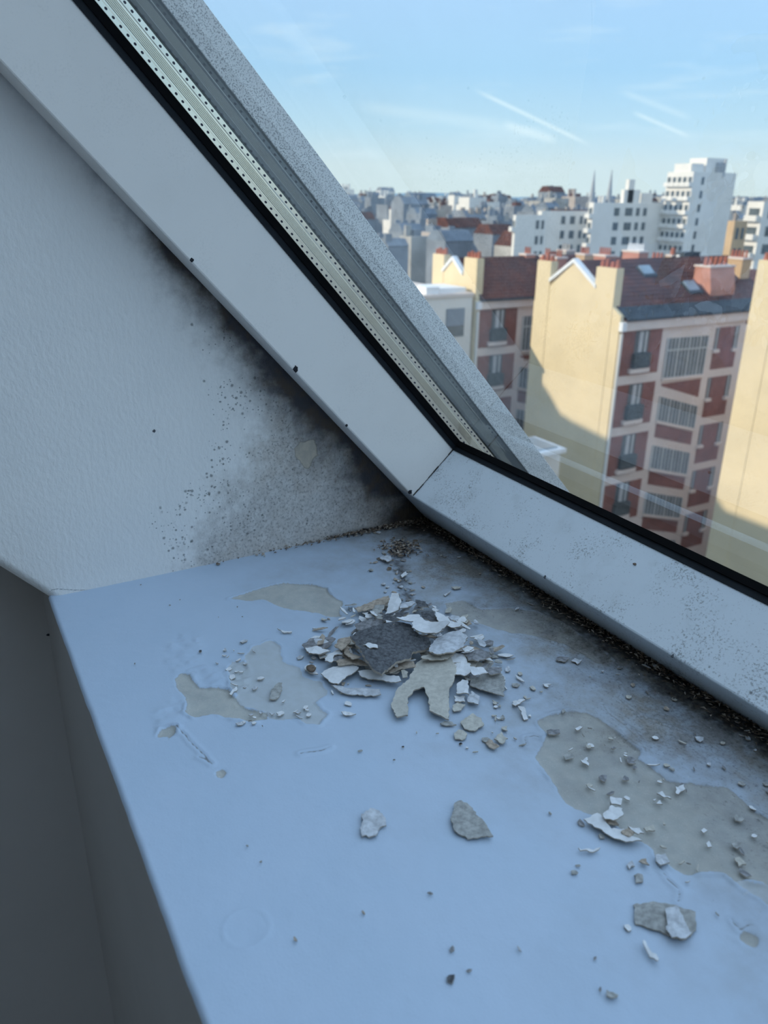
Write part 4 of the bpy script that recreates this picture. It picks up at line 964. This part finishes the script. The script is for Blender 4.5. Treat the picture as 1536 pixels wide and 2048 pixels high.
# heaped small flakes that make up the body of the pile
core = [onZ(*q)[:2] for q in [(700, 1250), (760, 1225), (830, 1225), (890, 1250), (730, 1300), (800, 1290), (870, 1290), (930, 1290), (960, 1320), (900, 1320), (820, 1330), (680, 1320), (650, 1300), (980, 1345)]]
for i in range(190):
    c = rng.choice(core); x = c[0] + rng.gauss(0, .010); y = c[1] + rng.gauss(0, .010)
    ctr = onZ(810, 1285)[:2]; d = math.hypot(x - ctr[0], y - ctr[1]); z = .0012 + max(0, 1 - d / .080) * .0105 * rng.random()
    mk = rng.choice(['white', 'white', 'bluewhite', 'greytaupe', 'tan', 'midgrey', 'taupe'])
    flake(x, y, z, mk, i % 13, .006, rng.uniform(.5, 1.3),
          'small ' + HUE[mk] + ' paint flake heaped in the body of the pile', 'paint flake', 'small flakes in the pile', .35)
zones = [([(795, 1095), (800, 1110), (780, 1120)], .010, 34, ['midgrey', 'brown', 'greytaupe', 'tan', 'brown'], 'tiny flake in the dirty corner trail', 'flakes in the corner trail', .0026),
         ([(805, 1150), (800, 1175), (815, 1195)], .007, 30, ['bluewhite', 'greytaupe', 'tan', 'midgrey'], 'tiny flake between the corner and the pile', 'flakes between corner and pile', .0026),
         ([(1000, 1350), (1020, 1390), (990, 1420), (1060, 1400), (960, 1450), (1000, 1470)], .014, 30, ['taupe', 'white', 'greytaupe'], 'tiny flake scattered right of the pile', 'flakes right of the pile', .0022),
         ([(470, 1330), (480, 1350), (465, 1310), (485, 1370), (520, 1440), (590, 1430)], .006, 34, ['white', 'white', 'bluewhite'], 'tiny flake lifting at the rim of the pale peeled patch', 'flakes around the pale patch', .0026),
         ([(440, 1128), (520, 1106), (580, 1092), (640, 1080), (700, 1066), (740, 1064)], .0045, 40, ['tan', 'bluewhite', 'brown', 'taupe'], 'tiny flake crumbled along the joint of reveal and sill', 'flakes along the reveal joint', .0020),
         ([(650, 1290), (640, 1340), (690, 1370), (720, 1230)], .010, 24, ['white', 'tan', 'bluewhite'], 'tiny flake scattered at the left rim of the pile', 'flakes left of the pile', .0026),
         ([(1150, 1500), (1220, 1560), (1300, 1600), (1380, 1560), (1430, 1640), (1320, 1680), (1240, 1640), (1480, 1660)], .022, 60, ['white', 'taupe', 'greytaupe', 'midgrey'], 'tiny flake strewn over the large peeled patch', 'flakes on the peeled patch', .0022),
         ([(1000, 1140), (1100, 1220), (1250, 1330), (1350, 1400), (1450, 1480), (940, 1110)], .014, 46, ['bluewhite', 'tan', 'midgrey', 'taupe'], 'tiny flake in the dirt along the bottom rail', 'flakes along the bottom rail', .0020)]
for cs, sp_, n, mats, lab, grp, size in zones:
    for i in range(n):
        c = onZ(*rng.choice(cs))[:2]; x, y = c[0] + rng.gauss(0, sp_), c[1] + rng.gauss(0, sp_)
        if not (.003 < x < .5 and .01 < y < .318): continue
        mk = rng.choice(mats); flake(x, y, .0010, mk, 20 + i % 6, size, rng.uniform(.4, 1.3), lab.replace('tiny', 'tiny ' + HUE[mk], 1), 'paint flake', grp, .12)
# single dark or tan crumbs lying on the bare paint, where the photo shows them
crumbs = [((591, 1883), 'tan', .0016), ((727, 1829), 'tan', .0012), ((860, 1790), 'midgrey', .0012), ((904, 1902), 'midgrey', .0014), ((938, 1945), 'midgrey', .0012), ((902, 1962), 'dark', .0024), ((1038, 1902), 'bluewhite', .0020),
          ((806, 1497), 'black', .0010), ((921, 1491), 'black', .0014), ((788, 1523), 'black', .0008), ((720, 1505), 'greytaupe', .0016), ((833, 1468), 'taupe', .0010), ((875, 1470), 'taupe', .0010), ((950, 1507), 'taupe', .0018), ((401, 1306), 'dark', .0016),
          ((500, 1445), 'black', .0012), ((525, 1455), 'black', .0008), ((673, 1372), 'tan', .0010), ((688, 1248), 'tan', .0018), ((1190, 1920), 'midgrey', .0010), ((1200, 1982), 'midgrey', .0010), ((1100, 1630), 'greytaupe', .0014), ((1155, 1735), 'greytaupe', .0014), ((1433, 1832), 'greytaupe', .0014),
          ((270, 1330), 'midgrey', .0008), ((340, 1213), 'midgrey', .0008), ((282, 1172), 'black', .0008), ((360, 1202), 'midgrey', .0007), ((437, 1237), 'midgrey', .0008), ((475, 1216), 'midgrey', .0008), ((485, 1236), 'black', .0007), ((495, 1695), 'greytaupe', .0008), ((522, 1727), 'greytaupe', .0010)]
for (q, m_, s_) in crumbs:
    p_ = onZ(*q); flake(p_[0], p_[1], .0011, m_, 40 + int(q[0]) % 5, .002, s_ / .002, 'single small ' + HUE[m_] + ' crumb lying on the bare white paint', 'crumb', 'single crumbs on the white paint', .1, 'crumb')
# fibrous dirt packed along the joint with the frame and the reveal
db = MB()
def shred(x, y, z, L, a, wd):
    dx, dy = math.cos(a) * L / 2, math.sin(a) * L / 2; nx, ny = -math.sin(a) * wd, math.cos(a) * wd; b = rng.uniform(0, .0012)
    db.add([(x - dx, y - dy, z), (x + nx, y + ny, z + b + .0004), (x + dx, y + dy, z + rng.uniform(0, .001)), (x - nx, y - ny, z + b)], [(0, 1, 2), (0, 2, 3), (0, 3, 1), (1, 3, 2)], rng.choice([0, 0, 0, 1, 2]))
for i in range(1500):
    x = .002 + .46 * rng.random() ** 1.3; y = .319 - abs(rng.gauss(0, .006)); shred(x, y, .0006 + rng.random() * .0016, rng.uniform(.001, .005), rng.gauss(0, .5), rng.uniform(.0002, .0007))
for i in range(700):
    y = .318 - abs(rng.gauss(0, .055)); x = abs(rng.gauss(0, .0035)) + .0005; shred(x, y, .0006 + rng.random() * .002, rng.uniform(.001, .004), rng.gauss(1.57, .6), rng.uniform(.0002, .0007))
cpt = onZ(800, 1100)
for i in range(260):
    shred(cpt[0] + rng.gauss(0, .008), cpt[1] + rng.gauss(0, .008), .0007 + rng.random() * .0025, rng.uniform(.0015, .006), rng.uniform(0, 3.14), rng.uniform(.0002, .0008))
tag(db.build('packed_dirt', [CH['brown'], CH['black'], CH['tan']]), 'dark fibrous dirt packed along the joint below the window frame', 'dirt', kind='stuff')
# dark blobs of mould and crumbs stuck to the frame and walls
def blob(p_, r, mat, label, name='mould_blob', cat='mould', flat=(.4, 1, 1)):
    b = bmesh.new(); bmesh.ops.create_icosphere(b, subdivisions=2, radius=r)
    for v in b.verts:
        v.co.x *= flat[0]; v.co.y *= flat[1]; v.co.z *= flat[2]
        v.co *= 1 + .25 * math.sin(v.co.y * 3100 + r * 9e3) * math.cos(v.co.z * 2700)
    m_ = bpy.data.meshes.new(name); b.to_mesh(m_); b.free(); m_.materials.append(CH[mat]); m_.polygons.foreach_set('use_smooth', [True] * len(m_.polygons))
    o = link(name, m_); o.location = p_; tag(o, label, cat)
def onV(x, y, v0):
    d = ray(x, y); kx = np.array([-KR, 0, 0]); nv = DV + kx   # plane of the rail's top face
    return CAM + d * ((v0 - KR * .03 - CAM @ nv) / (d @ nv))
blob(onX(591, 738, XS), .0022, 'black', 'large dark mould blob on the stile edge', flat=(.4, .8, 1.1))
blob(onX(693, 851, XS), .0011, 'black', 'small mould blob on the stile edge near the corner')
blob(onX(384, 520, XS), .0013, 'black', 'mould blob highest up on the stile edge')
blob(onX(308, 862, 0), .0011, 'dark', 'single dark mould spot on the clean part of the reveal wall')
blob(onX(820, 984, XS), .0020, 'black', 'black mould plug at the foot of the mitre joint')
blob(onV(1270, 1128, VB), .0011, 'brown', 'reddish brown crumb on the bottom rail', 'crumb', 'crumb', (1.2, 1, .6))
blob(onV(1090, 1154, VB), .0012, 'dark', 'dark mould dot on the lower edge of the bottom rail')
blob(onV(1345, 1312, VB), .0011, 'dark', 'dark mould dot farther right on the lower edge of the bottom rail')
blob(onX(98, 1269, -.1) + np.array([0, 0, 0]), .0022, 'black', 'dark speck on the shaded side wall', 'crumb', 'crumb', (.4, 1, .5))
